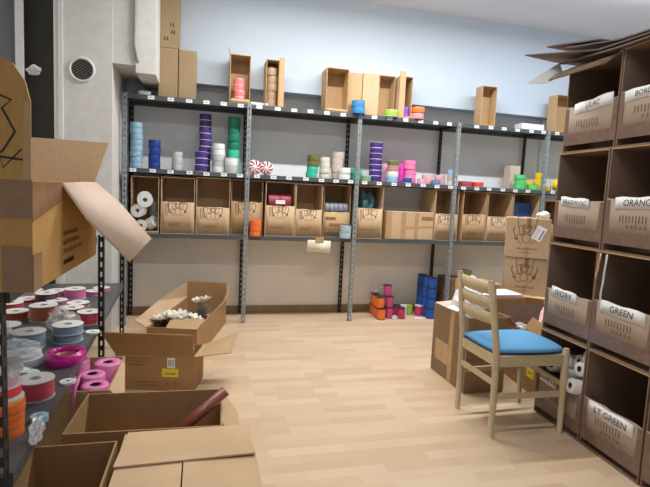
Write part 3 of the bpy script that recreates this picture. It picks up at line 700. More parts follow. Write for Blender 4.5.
# ------------------------------------------------------------------ the wall of cartons at the right
SO = Vector((2.517, -1.983, 0)); SR = math.atan2(-0.9975, -0.053)
def tag_sign(r, word, x0, x1, z0, z1, size, tilt=0.0, shear=0.1, y=-0.0015):
    s = MB(); n = 6; rows = [[], []]; 
    for i in range(n + 1):
        u = x0 + (x1 - x0) * i / n; dz = tilt * (u - (x0 + x1) / 2); wv = 0.003 * math.sin(i * 1.7)
        rows[0].append((u, y - 0.003 - wv * 0.3, z1 + dz + wv)); rows[1].append((u, y, z0 + dz + wv * 0.5))
    o = s.sheet(rows, 0.0008).build('name_tag', M['white'], r, fix=True)
    text(word, size, M['ink'], o, front_mtx((x0 + x1) / 2, y - 0.0058, (z0 + z1) / 2, tilt), shear=shear, bold=0.0, name='lettering')
    return o
WD, HH, DP = 0.362, 0.4875, 0.46
signs = {(0, 0): ('WHITE', 0.03, 0.17, 0.195, 0.25, 0.045, -0.05), (1, 0): ('LT GREEN', 0.045, 0.31, 0.18, 0.245, 0.044, 0.0),
         (0, 1): ('IVORY', 0.055, 0.25, 0.195, 0.25, 0.045, -0.05), (1, 1): ('GREEN', 0.05, 0.31, 0.195, 0.255, 0.044, -0.02),
         (0, 2): ('YELLOW OC.', 0.05, 0.26, 0.20, 0.25, 0.031, -0.05), (1, 2): ('ORANGE', 0.06, 0.33, 0.205, 0.26, 0.042, 0.03),
         (0, 3): ('LILAC', 0.07, 0.33, 0.20, 0.255, 0.036, 0.08), (1, 3): ('BORDEAUX', 0.03, 0.33, 0.205, 0.255, 0.034, 0.05)}
rown = ['floor row', 'second row up', 'third row up', 'top row']
lab_s = {(0, 0): 'stack carton full of white tubes on the floor behind the chair', (1, 0): 'floor level stack carton with sign LT GREEN',
         (0, 1): 'stack carton with sign IVORY above the white tubes', (1, 1): 'stack carton with sign GREEN, second row up',
         (0, 2): 'stack carton with sign YELLOW OC, third row up', (1, 2): 'stack carton with sign ORANGE, third row up',
         (0, 3): 'top row stack carton with sign LILAC and hanging flap', (1, 3): 'top row stack carton with sign BORDEAUX at the frame edge',
         (2, 0): 'floor level stack carton at the right picture edge', (2, 1): 'unsigned stack carton right of the GREEN one'}
ST = {}
def on_stack(x, y, z): return SO + Matrix.Rotation(SR, 3, 'Z') @ Vector((x, y, z))
for cx in range(3):
    for rz_ in range(4):
        if cx == 2 and rz_ > 1: continue
        jx = rnd.uniform(-0.004, 0.004); jy = rnd.uniform(-0.006, 0.006)
        fr = 0.25 if cx else 0.235; hh_ = HH if rz_ < 3 else 0.447
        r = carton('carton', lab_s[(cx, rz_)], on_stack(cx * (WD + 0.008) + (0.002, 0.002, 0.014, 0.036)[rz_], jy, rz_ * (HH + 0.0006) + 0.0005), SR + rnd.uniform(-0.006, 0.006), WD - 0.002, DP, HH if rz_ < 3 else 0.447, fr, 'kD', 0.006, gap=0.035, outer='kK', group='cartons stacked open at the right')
        ST[(cx, rz_)] = r
        # glossy tape bands across the front and up its side edges
        tape(r, [(0.004, -0.0008, 0.037), (WD - 0.006, -0.0008, 0.037), (WD - 0.006, -0.0008, 0.095), (0.004, -0.0008, 0.095)], 'tape_d')
        tape(r, [(0.0, -0.001, hh_ - 0.007), (WD - 0.002, -0.001, hh_ - 0.007), (WD - 0.002, -0.001, hh_ - 0.0005), (0.0, -0.001, hh_ - 0.0005)], 'tape_edge_l')  # pale strip paints the lit cut edge of the board, no tape
        tape(r, [(0.0, -0.0009, 0.10), (0.03, -0.0009, 0.10), (0.028, -0.0009, fr - 0.006), (0.0, -0.0009, fr - 0.004)], 'tape_d')
        tape(r, [(WD - 0.035, -0.0009, 0.10), (WD - 0.004, -0.0009, 0.10), (WD - 0.004, -0.0009, fr - 0.006), (WD - 0.03, -0.0009, fr - 0.006)], 'tape_d')
        b = MB()
        for k in range(9): b.box((0.09 + 0.018 * k, -0.0013, fr - 0.105 + rnd.uniform(-0.004, 0)), (0.095 + 0.018 * k, -0.0006, fr - 0.075))
        squiggle(b, 0.13, 0.115, 0.12, 0.022, 5, FN(-0.0013), 0.003, cx * 7 + rz_)
        b.build('stamp_print', M['print'], r)
        if (cx, rz_) in signs:
            wd_, x0, x1, z0, z1, sz, tl = signs[(cx, rz_)]
            tag_sign(r, wd_, x0, x1, z0, z1, sz, tl)
# torn flap hanging from the top left carton
r = ST[(0, 3)]
MB().sheet([[(0.0, 0.0, 0.446), (0.12, -0.004, 0.446), (0.34, 0.0, 0.446)], [(-0.01, -0.10, 0.405), (0.12, -0.08, 0.405), (0.33, -0.03, 0.415)], [(-0.02, -0.17, 0.36), (0.10, -0.11, 0.375), (0.30, -0.04, 0.395)]], 0.005).build('flap', M['kD'], r, fix=True)
q = [on_stack(*p_) for p_ in ((0.0, -0.04, 1.945), (0.05, -0.26, 1.81), (0.08, -0.17, 1.805), (0.05, -0.05, 1.875))]
tag(MB().panel(q, 0.001).build('paper_sheet', M['white']), 'white paper sheet hanging below the cardboard at the stack top', 'paper')
# loose cardboard laid over the top
def board(label, pts, mat):
    rows = [[on_stack(*p_) for p_ in row] for row in pts]
    tag(MB().sheet(rows, 0.006).build('cardboard_sheet', M[mat], fix=True), label, 'cardboard', 'flattened cardboard over the stack')
z0 = 3 * HH + 0.447 + 0.012
board('lowest cardboard sheet on the stack, sagging over its front', [[(0.0, 0.45, z0 + 0.03), (0.4, 0.45, z0), (0.9, 0.45, z0 - 0.004)], [(0.0, 0.0, z0 + 0.025), (0.4, 0.0, z0), (0.9, 0.0, z0 - 0.004)], [(0.03, -0.06, z0 + 0.012), (0.4, -0.04, z0 - 0.004), (0.9, -0.02, z0 - 0.006)]], 'kJ')
board('long cardboard sheet jutting left from the stack top', [[(-0.12, 0.3, z0 + 0.055), (0.3, 0.35, z0 + 0.018), (0.9, 0.4, z0 + 0.004)], [(-0.10, 0.0, z0 + 0.060), (0.3, 0.0, z0 + 0.022), (0.9, 0.0, z0 + 0.004)], [(-0.03, -0.23, z0 + 0.056), (0.28, -0.05, z0 + 0.016), (0.9, -0.02, z0 + 0.002)]], 'kJ')
board('uppermost cardboard sheet on the stack, folded at the ceiling side', [[(0.0, 0.4, z0 + 0.090), (0.4, 0.4, z0 + 0.040), (0.9, 0.4, z0 + 0.016)], [(0.03, 0.05, z0 + 0.090), (0.4, 0.0, z0 + 0.038), (0.9, 0.0, z0 + 0.012)], [(0.10, -0.08, z0 + 0.074), (0.4, -0.04, z0 + 0.030), (0.9, -0.02, z0 + 0.010)]], 'kJ')
board('small torn cardboard piece on the far end of the stack', [[(-0.04, 0.2, z0 + 0.105), (0.1, 0.2, z0 + 0.100), (0.25, 0.2, z0 + 0.076)], [(-0.04, 0.02, z0 + 0.108), (0.1, 0.0, z0 + 0.100), (0.25, 0.0, z0 + 0.078)], [(0.02, -0.14, z0 + 0.094), (0.1, -0.09, z0 + 0.092), (0.25, -0.06, z0 + 0.068)]], 'kJ')
for lab_, (sx, sz0, sz1) in (('clear tape strip dangling over the GREEN stack carton', (0.44, 0.965, 0.74)), ('short brown tape strip dangling left over the GREEN carton', (0.40, 0.965, 0.84))):
    P_ = [on_stack(sx + 0.004 * math.sin(3 * k), -0.012 - 0.003 * k, sz0 + (sz1 - sz0) * k / 5) for k in range(6)]
    tag(MB().sheet([[p_ + Vector((0, 0.006, 0)) for p_ in P_], [p_ - Vector((0, 0.006, 0)) for p_ in P_]], 0.0006).build('tape_strip', M['film_h'] if sz1 < 0.8 else M['tape_edge_l'], fix=True), lab_, 'tape')
# white tubes in the floor level carton
gw = 'white tubes in the floor carton'
k = 0
wn = ['front right', 'front left', 'middle right', 'middle left', 'upper right', 'upper left', 'top']
for (x, z, y) in ((0.31, 0.275, -0.035), (0.07, 0.295, 0.03), (0.285, 0.350, 0.03), (0.195, 0.285, 0.02), (0.318, 0.420, 0.05), (0.135, 0.345, 0.07), (0.215, 0.365, 0.08)):
    p_ = on_stack(x, y, z)
    t = thing('white_tube', f'white paper tube in the floor carton, {wn[k]} end facing out', 'tube', p_, SR + rnd.uniform(-0.25, 0.25), gw)
    MB().lathe([(0.016, 0), (0.036, 0), (0.038, 0.004), (0.038, 0.22), (0.016, 0.22), (0.016, 0)], 20, rot=Matrix.Rotation(-PI / 2 - 0.2, 3, 'X')).build('paper', M['white'], t)
    MB().lathe([(0.0, 0.01), (0.0159, 0.01), (0.0159, 0.002)], 16, rot=Matrix.Rotation(-PI / 2 - 0.2, 3, 'X')).build('bore', M['dark'], t)
    k += 1
p_ = on_stack(0.03, 0.04, 0.008)
b = MB().box((0.0, 0.0, 0.0), (0.30, 0.3, 0.18)); o = b.build('ribbon_pack', RIB['beige'], loc=p_); o.rotation_euler = (0, 0, SR); tag(o, 'beige pack under the white tubes in floor carton', 'pack')

# ------------------------------------------------------------------ cartons between stack and shelving
def crest_carton(label, loc, rz, wd, dp, ht):
    r = closed('carton', label, loc, rz, wd, dp, ht, 'kM', 'crest cartons stacked by the shelving')
    b = MB(); crest(b, wd * 0.47, ht * 0.60, wd * 0.55, FN(-0.0012), 0.005, seed=3)
    squiggle(b, wd * 0.28, ht * 0.21, wd * 0.46, 0.02, 10, FN(-0.0012), 0.003, 4); squiggle(b, wd * 0.35, ht * 0.12, wd * 0.28, 0.013, 8, FN(-0.0012), 0.0022, 9)
    b.build('crest_print', M['print'], r)
    tape(r, [(wd * 0.46, -0.0008, 0.0), (wd * 0.55, -0.0008, 0.0), (wd * 0.55, -0.0008, ht * 0.3), (wd * 0.46, -0.0008, ht * 0.3)], 'tape_edge_l')
    tape(r, [(wd * 0.46, -0.0008, ht * 0.75), (wd * 0.56, -0.0008, ht * 0.75), (wd * 0.56, -0.0008, ht), (wd * 0.46, -0.0008, ht)], 'tape')
    return r
closed('carton', 'closed floor carton underneath the two crest cartons', (3.045, -0.79, 0), -0.60, 0.345, 0.29, 0.43, 'kA')
r = crest_carton('lower crest carton, without sticker, under the stickered one', (3.065, -0.80, 0.4305), -0.58, 0.325, 0.28, 0.315)
MB().panel([(0.0, -0.09, 0.012), (0.325, -0.09, 0.008), (0.325, -0.0005, 0.010), (0.0, -0.0005, 0.010)], 0.004).build('flap', M['kB'], r)
r = crest_carton('upper crest carton bearing a tilted white sticker', (3.05, -0.80, 0.746), -0.60, 0.335, 0.28, 0.325)
s = MB().box((-0.038, -0.002, -0.058), (0.038, -0.0008, 0.058), rot=Matrix.Rotation(0.42, 3, 'Y'), at=(0.252, 0, 0.205)).build('sticker', M['white'], r)
b = MB()
for k in range(6): b.box((-0.03, -0.0026, -0.042 + 0.014 * k), (-0.004, -0.0021, -0.038 + 0.014 * k), rot=Matrix.Rotation(0.42, 3, 'Y'), at=(0.252, 0, 0.205))
b.box((0.012, -0.0026, -0.045), (0.028, -0.0021, 0.038), rot=Matrix.Rotation(0.42, 3, 'Y'), at=(0.252, 0, 0.205)); b.build('sticker_print', plain('grey_print', (0.3, 0.33, 0.4), 0.7), s)
crumple('tissue_paper', 'white tissue crumpled on top of the stickered crest carton', 'tissue', (3.36, -0.84, 1.073), 0.05, 0.06, 0.035, M['white'], 8, 2)
# big open carton left of the stack with white paper
rB = thing('carton', 'large open floor carton stuffed with white paper behind the chair', 'carton', (2.215, -1.715, 0), 0.0)
b = MB(); wB, dB, hB, t = 0.275, 0.45, 0.475, 0.006
b.box((0, 0, 0), (wB, dB, t)); b.box((0, 0, t), (wB, t, hB)); b.box((0, dB - t, t), (wB, dB, hB)); b.box((0, t, t), (t, dB - t, hB)); b.box((wB - t, t, t), (wB, dB - t, hB))
b.build('body', M['kL'], rB)
MB().panel([(0.0, dB - 0.2, hB), (0.0, dB, hB), (0.13, dB - 0.03, hB + 0.02), (0.13, dB - 0.2, hB + 0.01)][::-1], 0.005).build('flap', M['kE'], rB)
MB().panel([(0.006, dB - 0.30, hB + 0.004), (-0.03, dB - 0.22, hB + 0.012), (0.03, dB - 0.19, hB + 0.02), (0.05, dB - 0.26, hB + 0.006)], 0.004).build('torn_corner', M['white'], rB)
MB().panel([(0.0, 0.02, hB), (0.0, dB - 0.16, hB), (0.13, dB - 0.18, hB - 0.06), (0.13, 0.04, hB - 0.06)], 0.005).build('flap', M['kL'], rB)
tape(rB, [(-0.0008, 0.17, 0.0), (-0.0008, 0.22, 0.0), (-0.0008, 0.22, hB), (-0.0008, 0.17, hB)][::-1], 'tape_edge_l')
tape(rB, [(-0.0009, 0.17, 0.10), (-0.0009, 0.40, 0.10), (-0.0009, 0.40, 0.24), (-0.0009, 0.17, 0.24)][::-1], 'tape_edge_l')
b = MB()
for k in range(3): squiggle(b, 0.03, 0.28 - 0.04 * k, 0.2, 0.025, 9, FN(-0.001), 0.003, k)
b.build('stamp_print', M['print'], rB)
crumple('packing_paper', 'white packing paper bulging out of the large open carton', 'paper', (2.36, -1.46, 0.33), 0.085, 0.15, 0.19, M['white'], 11, 3, 0.35)
# carton behind it with a pink-white sheet on top
rG = closed('carton', 'brown carton carrying a pink-edged white pack behind the open carton', (2.66, -1.15, 0), 0.0, 0.36, 0.24, 0.475, 'kC')
b = MB().box((0, 0, 0), (0.34, 0.22, 0.022)); b.box((0.0, -0.001, 0.0), (0.34, 0.0, 0.014), 1)
r = b.build('wrapped_pack', [M['white'], RIB['dusty pink']], loc=(2.665, -1.145, 0.4755)); tag(r, 'flat white pack with pink edge on the brown carton', 'pack')
closed('carton', 'kraft carton seen between the pink pack and crest cartons', (2.72, -0.89, 0), 0.0, 0.27, 0.26, 0.53, 'kA')
r = MB().box((0, 0, 0), (0.10, 0.06, 0.03)).build('yellow_card', M['yellow'], loc=(2.675, -1.07, 0.4985)); tag(r, 'small yellow box at the left end of the pink-edged pack', 'box')
# label carton beside the stack
rL = thing('carton', 'floor carton with yellow sticker seen under the chair', 'carton', (2.706, -1.363, 0), math.atan2(-0.47, -0.07))
b = MB(); wL, dL, hL = 0.465, 0.32, 0.36
b.box((0, 0, 0), (wL, dL, t)); b.box((0, 0, t), (wL, t, hL)); b.box((0, dL - t, t), (wL, dL, hL)); b.box((0, t, t), (t, dL - t, hL)); b.box((wL - t, t, t), (wL, dL - t, hL))
b.build('body', M['kC'], rL)
MB().panel([(0.0, 0.0, hL), (0.2, 0.0, hL), (0.18, -0.05, hL + 0.07), (0.02, -0.06, hL + 0.06)], 0.005).build('flap', M['kC'], rL)
MB().panel([(0.0, dL, hL), (0.0, 0.0, hL), (-0.03, 0.02, hL + 0.12), (-0.03, dL, hL + 0.12)], 0.005).build('flap', M['kD'], rL)
MB().panel([(0.26, 0.0, hL), (0.46, 0.0, hL), (0.45, 0.04, hL + 0.09), (0.28, 0.05, hL + 0.10)], 0.005).build('flap', M['kC'], rL)
s = MB().box((0.355, -0.0022, 0.100), (0.44, -0.0008, 0.160)).build('sticker', M['yellow'], rL)
b = MB(); squiggle(b, 0.37, 0.125, 0.055, 0.012, 5, FN(-0.0026), 0.004, 2); b.build('sticker_print', M['ink'], s)
MB().box((0.375, -0.002, 0.167), (0.40, -0.0008, 0.205)).build('white_label', M['white'], rL)
for (x_, z_, w_, h_, n_, lw_, sd_) in ((0.05, 0.15, 0.22, 0.03, 7, 0.004, 5), (0.05, 0.06, 0.34, 0.03, 10, 0.004, 6)):
    b = MB(); squiggle(b, x_, z_, w_, h_, n_, FN(-0.001), lw_, sd_); b.build('stamp_print', M['print'], rL)
r = MB().panel([(2.66, -1.79, 0.366), (2.80, -1.66, 0.366), (2.84, -1.62, 0.52), (2.76, -1.69, 0.50)], 0.02).build('pink_pack', RIB['dusty pink']); r = tag(r, 'pink packet leaning between the stack and the yellow-sticker carton', 'packet')
crumple('plastic_bag', 'clear plastic film crumpled on the yellow-sticker carton', 'plastic film', (2.70, -1.56, 0.361), 0.035, 0.05, 0.022, M['film'], 14, 2)

# ------------------------------------------------------------------ the left shelving
LR = math.atan2(-0.9988, 0.049)
lu = thing('shelving_unit', 'low grey steel shelving at the left, loaded with ribbon spools', 'shelving', (0.090, -0.618, 0), LR)  # shelving, spools and big box scaled up about the camera, baked into coordinates
def on_left(x, y, z): return Vector((0.090, -0.618, 0)) + Matrix.Rotation(LR, 3, 'Z') @ Vector((x, y, z))
LZ = 0.484
pk = angle_post(0.934, 1, -1, 0.031).mesh('upright', M['steel_k']); pk2 = angle_post(0.934, 1, 1, 0.031).mesh('upright', M['steel_k'])
for x, dy in ((0.0, 0.003), (1.124, 0.024), (2.448, -0.008)):
    link('upright', pk, lu, (x - 0.014, dy, 0)); link('upright', pk2, lu, (x - 0.014, -0.483, 0))
shelf_plate(0.003, 1.178, -0.48, 0.0, LZ).build('shelf', M['steel'], lu); shelf_plate(1.186, 2.436, -0.48, 0.0, LZ).build('shelf', M['steel'], lu)
shelf_plate(1.186, 2.436, -0.48, 0.0, 0.934).build('shelf', M['steel'], lu)
LZ += 0.0006
g5 = 'ribbon spools on the left shelf'
def sp(label, x, y, r, h, c, z=LZ, spool='core', grooved=True, rot=None): roll(label, x, y, z, r, h, c, spool, g5, 'ribbon_spool', rot or (0, 0, rnd.uniform(0, 6)), grooved, 'ribbon spool')
sp('rose spool standing on another, topmost at the back of left shelf', -0.114, -1.110, 0.0612, 0.0600, 'rose')
sp('thin rose spool nearest the far end of the left shelf', -0.023, -1.002, 0.0540, 0.0240, 'rose')
sp('low dark orange spool behind the two red spools on left shelf', -0.044, -1.332, 0.0600, 0.0240, 'brick')
sp('brick spool left of the striped crimson spool, left shelf', -0.029, -1.530, 0.0600, 0.0432, 'brick')
sp('striped crimson spool beside the black upright on the left shelf', 0.090, -1.692, 0.0564, 0.0600, 'crimson')
sp('tall brown-red spool in the middle of the left shelf', -0.140, -1.614, 0.0648, 0.0768, 'brick')
sp('lower blue grey spool of the pair near plastic, left shelf', 0.061, -1.980, 0.0636, 0.0360, 'blue grey')
sp('upper blue grey spool of the pair near plastic, left shelf', 0.064, -1.982, 0.0636, 0.0384, 'blue grey', LZ + 0.0366)
sp('single blue grey spool left of the blue pair, left shelf', -0.068, -2.058, 0.0660, 0.0672, 'blue grey')
sp('small flat white disc by the shelf edge, left shelf', 0.143, -1.872, 0.0312, 0.0072, 'white', spool='white', grooved=False)
sp('red-brown spool partly behind the black upright, left shelf', -0.278, -1.578, 0.0600, 0.0384, 'brick')
sp('plum spool at the back, left shelf', -0.236, -1.230, 0.0600, 0.0600, 'plum')
sp('low red spool far back on the left shelf', -0.338, -1.206, 0.0600, 0.0216, 'crimson')
sp('red spool behind the tall brown-red one, left shelf', -0.188, -1.422, 0.0600, 0.0360, 'crimson')
sp('dull red spool nearest the wall on left shelf', -0.368, -1.374, 0.0600, 0.0360, 'crimson')
sp('flat white spool under plastic, upper of two, left shelf', -0.026, -2.262, 0.0660, 0.0120, 'white', LZ + 0.0270, 'white', False)
sp('flat white spool under plastic, lower of two, left shelf', -0.014, -2.274, 0.0624, 0.0264, 'white', LZ, 'white', False)
sp('loose white card disc before the flat white spools', 0.022, -2.406, 0.0540, 0.0072, 'white', LZ, 'white', False)
sp('crimson and white spool near the front, left shelf', 0.121, -2.598, 0.0564, 0.0624, 'crimson')
sp('flat white disc beside the crimson and white spool', 0.190, -2.490, 0.0264, 0.0072, 'white', LZ, 'white', False)
for i in range(4):
    sp(f'orange spool, {ORD[i] if i < 3 else "top one"} in the stack at the near shelf end', 0.118 + rnd.uniform(-0.003, 0.003), -2.844, 0.0516, 0.0226, 'orange', LZ + 0.0228 * i, 'orange', False)
sp('white and yellow disc lying above the orange stack', 0.106, -2.826, 0.0552, 0.0072, 'yellow', LZ + 0.0914, 'white', False)
sp('small pale blue disc on the shelf behind the orange stack', 0.186, -2.778, 0.0240, 0.0168, 'pale blue', LZ, 'pale blue', False)
sp('red spool on top of the orange stack, under plastic', 0.100, -2.814, 0.0516, 0.0288, 'red', LZ + 0.0996, 'white', False)
sp('pink-white spool topping the near stack on left shelf', 0.094, -2.814, 0.0504, 0.0264, 'pale pink', LZ + 0.1290, 'white', False)
for (lab, x, y, r, h, c) in (('white topped pink spool behind the topmost rose spool, left shelf', -0.230, -1.044, 0.0576, 0.0360, 'rose'),
        ('pale pink spool by the wall side of the left shelf', -0.368, -1.038, 0.0576, 0.0360, 'pale pink'),
        ('rose brown spool left of the low dark orange spool', -0.168, -1.272, 0.0552, 0.0264, 'rose brown'),
        ('dark red spool behind the single blue grey spool', -0.218, -1.878, 0.0624, 0.0480, 'dark red'),
        ('red and white spool between brick and blue grey spools', -0.002, -1.680, 0.0288, 0.0360, 'red'),
        ('slate spool behind the near plastic bags on left shelf', -0.200, -2.214, 0.0660, 0.0540, 'slate'),
        ('grey spool nearest the wall beside plastic, left shelf', -0.356, -2.046, 0.0624, 0.0600, 'slate'),
        ('thin coral spool under the lone rose spool at the back', -0.008, -0.870, 0.0528, 0.0180, 'coral')):
    sp(lab, x, y, r, h, c)
# shiny magenta ribbon coil
t = thing('ribbon_coil', 'shiny magenta ribbon coil at the edge of the left shelf', 'ribbon coil', (0.126, -2.268, LZ))
b = MB()
for k, (r0, h) in enumerate(((0.056, 0.036), (0.051, 0.038), (0.046, 0.037))):
    b.lathe([(r0, 0.0), (r0 + 0.004 * (1 - k), h * 0.5), (r0, h), (r0 - 0.003, h), (r0 - 0.002, h * 0.5), (r0 - 0.003, 0), (r0, 0)], 36)
for v_ in b.v:
    a = math.atan2(v_.y, v_.x); f_ = 1 + 0.05 * math.sin(3 * a + 8 * v_.z); v_.x *= f_; v_.y *= f_; v_.z *= 1 + 0.08 * math.sin(2 * a)
t.scale = (1.2, 1.2, 1.2)
b.build('ribbon', rib('magenta satin', (0.72, 0.02, 0.33), 0.2), t)
b = MB().lathe([(0.030, 0.0), (0.042, 0.0), (0.042, 0.022), (0.030, 0.022), (0.030, 0.0)], 24); b.build('core', M['tape_edge_l'], t)
gpl = 'crumpled plastic on the left shelf'
for i, (x, y, z, sx, sy, sz, lab) in enumerate(((-0.002, -1.824, LZ + 0.0120, 0.060, 0.060, 0.054, 'clear plastic bag bunched between crimson and blue grey spools'),
        (-0.212, -2.046, LZ, 0.066, 0.120, 0.060, 'clear plastic bag crumpled behind the near upright, left shelf'),
        (-0.050, -2.262, LZ + 0.0396, 0.078, 0.066, 0.026, 'clear plastic film draped over the flat white spools'),
        (-0.152, -2.406, LZ, 0.072, 0.120, 0.066, 'cloudy plastic bag heaped left of the flat white spools'),
        (0.094, -2.808, LZ + 0.1566, 0.062, 0.066, 0.024, 'cloudy plastic wrap over the top spool of near stack'),
        (0.214, -2.898, LZ - 0.04 + 0.041, 0.014, 0.036, 0.036, 'small clear plastic twist at the near shelf edge'))):
    crumple('plastic_bag', lab, 'plastic bag', (x, y, z), sx, sy, sz, M['film_h'] if i in (3, 4) else M['film'], 20 + i, 3, 0.5, gpl)

# big open box on the left shelving
BX = 0.274
rb = thing('carton', 'big brown open box on the left shelving with raised and drooping flaps', 'carton', (BX, -3.102, 0.9344), 0); rb.scale = (1.2, 1.2, 1.2)
LB, HB, WB, t = 0.54, 0.207, 0.50, 0.006
b = MB()
b.box((-WB, 0, 0), (0, LB, t)); b.box((-t, 0, t), (0, LB, HB)); b.box((-WB, 0, t), (-WB + t, LB, HB)); b.box((-WB + t, 0, t), (-t, t, HB)); b.box((-WB + t, LB - t, t), (-t, LB, HB))
b.build('body', M['kF'], rb)
# near flap, standing, with a rounded torn corner
out_ = [(-WB + 0.01, HB), (-0.001, HB), (0.0, HB + 0.14), (-0.008, HB + 0.175), (-0.028, HB + 0.205), (-0.06, HB + 0.222), (-0.2, HB + 0.23), (-WB + 0.01, HB + 0.235)]
f = MB().panel([(x, -0.002, z) for x, z in out_], 0.005, 0, 1)
fl = f.build('flap', [M['kF'], M['kF']], rb)
b = MB()
b.stroke([(-0.075, HB + 0.03), (-0.045, HB + 0.05), (-0.025, HB + 0.085), (-0.045, HB + 0.125), (-0.030, HB + 0.14), (-0.055, HB + 0.15)], 0.004, 0, FN(-0.0026))
b.stroke([(-0.115, HB + 0.042), (-0.055, HB + 0.04), (-0.010, HB + 0.036)], 0.004, 0, FN(-0.0026)); b.stroke([(-0.095, HB + 0.02), (-0.055, HB + 0.06), (-0.045, HB + 0.02), (-0.015, HB + 0.055)], 0.003, 0, FN(-0.0026))
b.build('crest_print', M['ink'], fl)
tape(rb, [(-WB, -0.0012, HB - 0.07), (0.001, -0.0012, HB - 0.07), (0.001, -0.0012, HB), (-WB, -0.0012, HB)], 'tape')
tape(rb, [(0.0012, 0.0, HB - 0.075), (0.0012, 0.20, HB - 0.04), (0.0012, 0.20, HB - 0.002), (0.0012, 0.0, HB - 0.002)], 'tape')
tape(rb, [(-0.05, -0.0012, 0), (0.0, -0.0012, 0), (0.0, -0.0012, 0.085), (-0.05, -0.0012, 0.085)], 'tape'); tape(rb, [(0.0012, 0, 0), (0.0012, 0.05, 0), (0.0012, 0.05, 0.07), (0.0012, 0, 0.07)], 'tape')
tape(rb, [(-0.014, -0.0027, HB), (0.0, -0.0027, HB), (0.001, -0.0027, HB + 0.14), (-0.010, -0.0027, HB + 0.14)], 'tape_edge_l')
# drooping right flap
MB().sheet([[(0.002, 0.195, HB - 0.002), (0.002, 0.36, HB + 0.003), (0.002, LB - 0.005, HB + 0.004)], [(0.062, 0.16, HB - 0.078), (0.062, 0.37, HB - 0.06), (0.062, LB + 0.03, HB - 0.055)], [(0.126, 0.32, HB - 0.193), (0.128, 0.55, HB - 0.186), (0.130, LB + 0.25, HB - 0.182)]], 0.005).build('flap', [M['kE']], rb, fix=True)
# far flap, raised and leaning
MB().panel([(-WB + 0.02, LB - 0.004, HB), (-0.005, LB - 0.004, HB), (0.03, LB + 0.02, HB + 0.12), (-WB + 0.02, LB + 0.02, HB + 0.125)], 0.005).build('flap', M['kB'], rb)
b = MB(); FX_ = lambda x, z: Vector((0.0012, x, z))
for k, wd_ in enumerate((0.10, 0.11, 0.13)): squiggle(b, 0.20, 0.085 - 0.02 * k, wd_ * 1.3, 0.014, 9, FX_, 0.003, k + 30)
squiggle(b, 0.20, 0.02, 0.09, 0.014, 8, FX_, 0.005, 44); squiggle(b, 0.24, 0.19, 0.10, 0.016, 6, FX_, 0.005, 45)
b.stroke([(0.39, 0.09), (0.44, 0.09), (0.44, 0.15), (0.39, 0.15), (0.39, 0.09)], 0.002, 0, FX_)
b.build('stamp_print', M['print'], rb)
crumple('plastic_bag', 'scrap of clear tape curling off the big box flap', 'plastic film', (0.277, -3.090, 1.41), 0.014, 0.008, 0.012, M['film_h'], 41, 2)

# ------------------------------------------------------------------ boxes on the floor at the left
def open_box(label, loc, rz, wd, dp, ht, mat='kA', inner='kI', t=0.006):
    r = thing('carton', label, 'carton', loc, rz, 'open cartons on the floor at the left')
    b = MB(); b.box((0, 0, 0), (wd, dp, t)); b.box((0, 0, t), (wd, t, ht)); b.box((0, dp - t, t), (wd, dp, ht)); b.box((0, t, t), (t, dp - t, ht)); b.box((wd - t, t, t), (wd, dp - t, ht))
    b.build('body', M[mat], r)
    return r
r = open_box('open floor carton full of pink rolls under the left shelf', (-0.10, -2.195, 0), 0.0, 0.372, 0.425, 0.33)
MB().panel([(0.372, 0.01, 0.33), (0.372, 0.36, 0.33), (0.385, 0.33, 0.32), (0.43, 0.01, 0.255)][::-1], 0.005).build('flap', M['kB'], r)
gk = 'pink rolls in the floor carton'
def pinkroll(label, x, y, z, r, h, rot=(0, 0, 0)):
    t = thing('pink_roll', label, 'ribbon roll', (x, y, z), 0, gk); t.rotation_euler = rot
    MB().lathe([(0.022, 0), (r, 0), (r, h - 0.006), (r - 0.006, h), (0.022, h), (0.022, 0)], 26).build('ribbon', RIB['bubblegum'], t)
    MB().lathe([(0.0, h - 0.03), (0.0218, h - 0.03), (0.0218, h - 0.001)], 16).build('core', M['dark'], t)
pinkroll('tall pink roll standing at the right rear of its carton', 0.205, -1.845, 0.0065, 0.062, 0.325)
pinkroll('tall pink roll standing at the left rear of its carton', 0.055, -1.80, 0.0065, 0.060, 0.325)
pinkroll('pink roll at the front right of its carton', 0.205, -2.125, 0.0065, 0.056, 0.325)
pinkroll('pink roll second from the front in its carton', 0.165, -1.995, 0.0065, 0.056, 0.325)
pinkroll('tilted pink roll leaning at the left in its carton', 0.005, -2.05, 0.012, 0.052, 0.33, (0.0, 0.22, 0.0))
pts = [(0.145, -2.04, 0.36), (0.142, -2.12, 0.372), (0.140, -2.19, 0.345), (0.140, -2.206, 0.30), (0.142, -2.208, 0.22)]
MB_ = MB().sheet([[(x - 0.007, y, z) for x, y, z in pts], [(x + 0.007, y, z) for x, y, z in pts]], 0.0008)
tag(MB_.build('ribbon_strip', RIB['bubblegum'], fix=True), 'loose pink ribbon strip hanging over the carton edge', 'ribbon')
r = open_box('open empty floor carton with the dark red tube in it', (0.19, -2.570, 0), -0.03, 0.53, 0.335, 0.335, 'kC')
MB().panel([(0.53, 0.02, 0.335), (0.53, 0.325, 0.335), (0.60, 0.28, 0.25), (0.60, 0.06, 0.25)][::-1], 0.005).build('flap', M['kB'], r)
r = open_box('open dark floor carton in the bottom left corner', (0.13, -3.02, 0), 0.0, 0.25, 0.36, 0.345, 'kC')
t = thing('cardboard_tube', 'dark red tube leaning out of the open empty carton', 'tube', (0, 0, 0))
A_, B_ = Vector((0.50, -2.50, 0.225)), Vector((0.737, -2.42, 0.395)); d = (B_ - A_); q_ = d.to_track_quat('Z', 'Y').to_matrix()
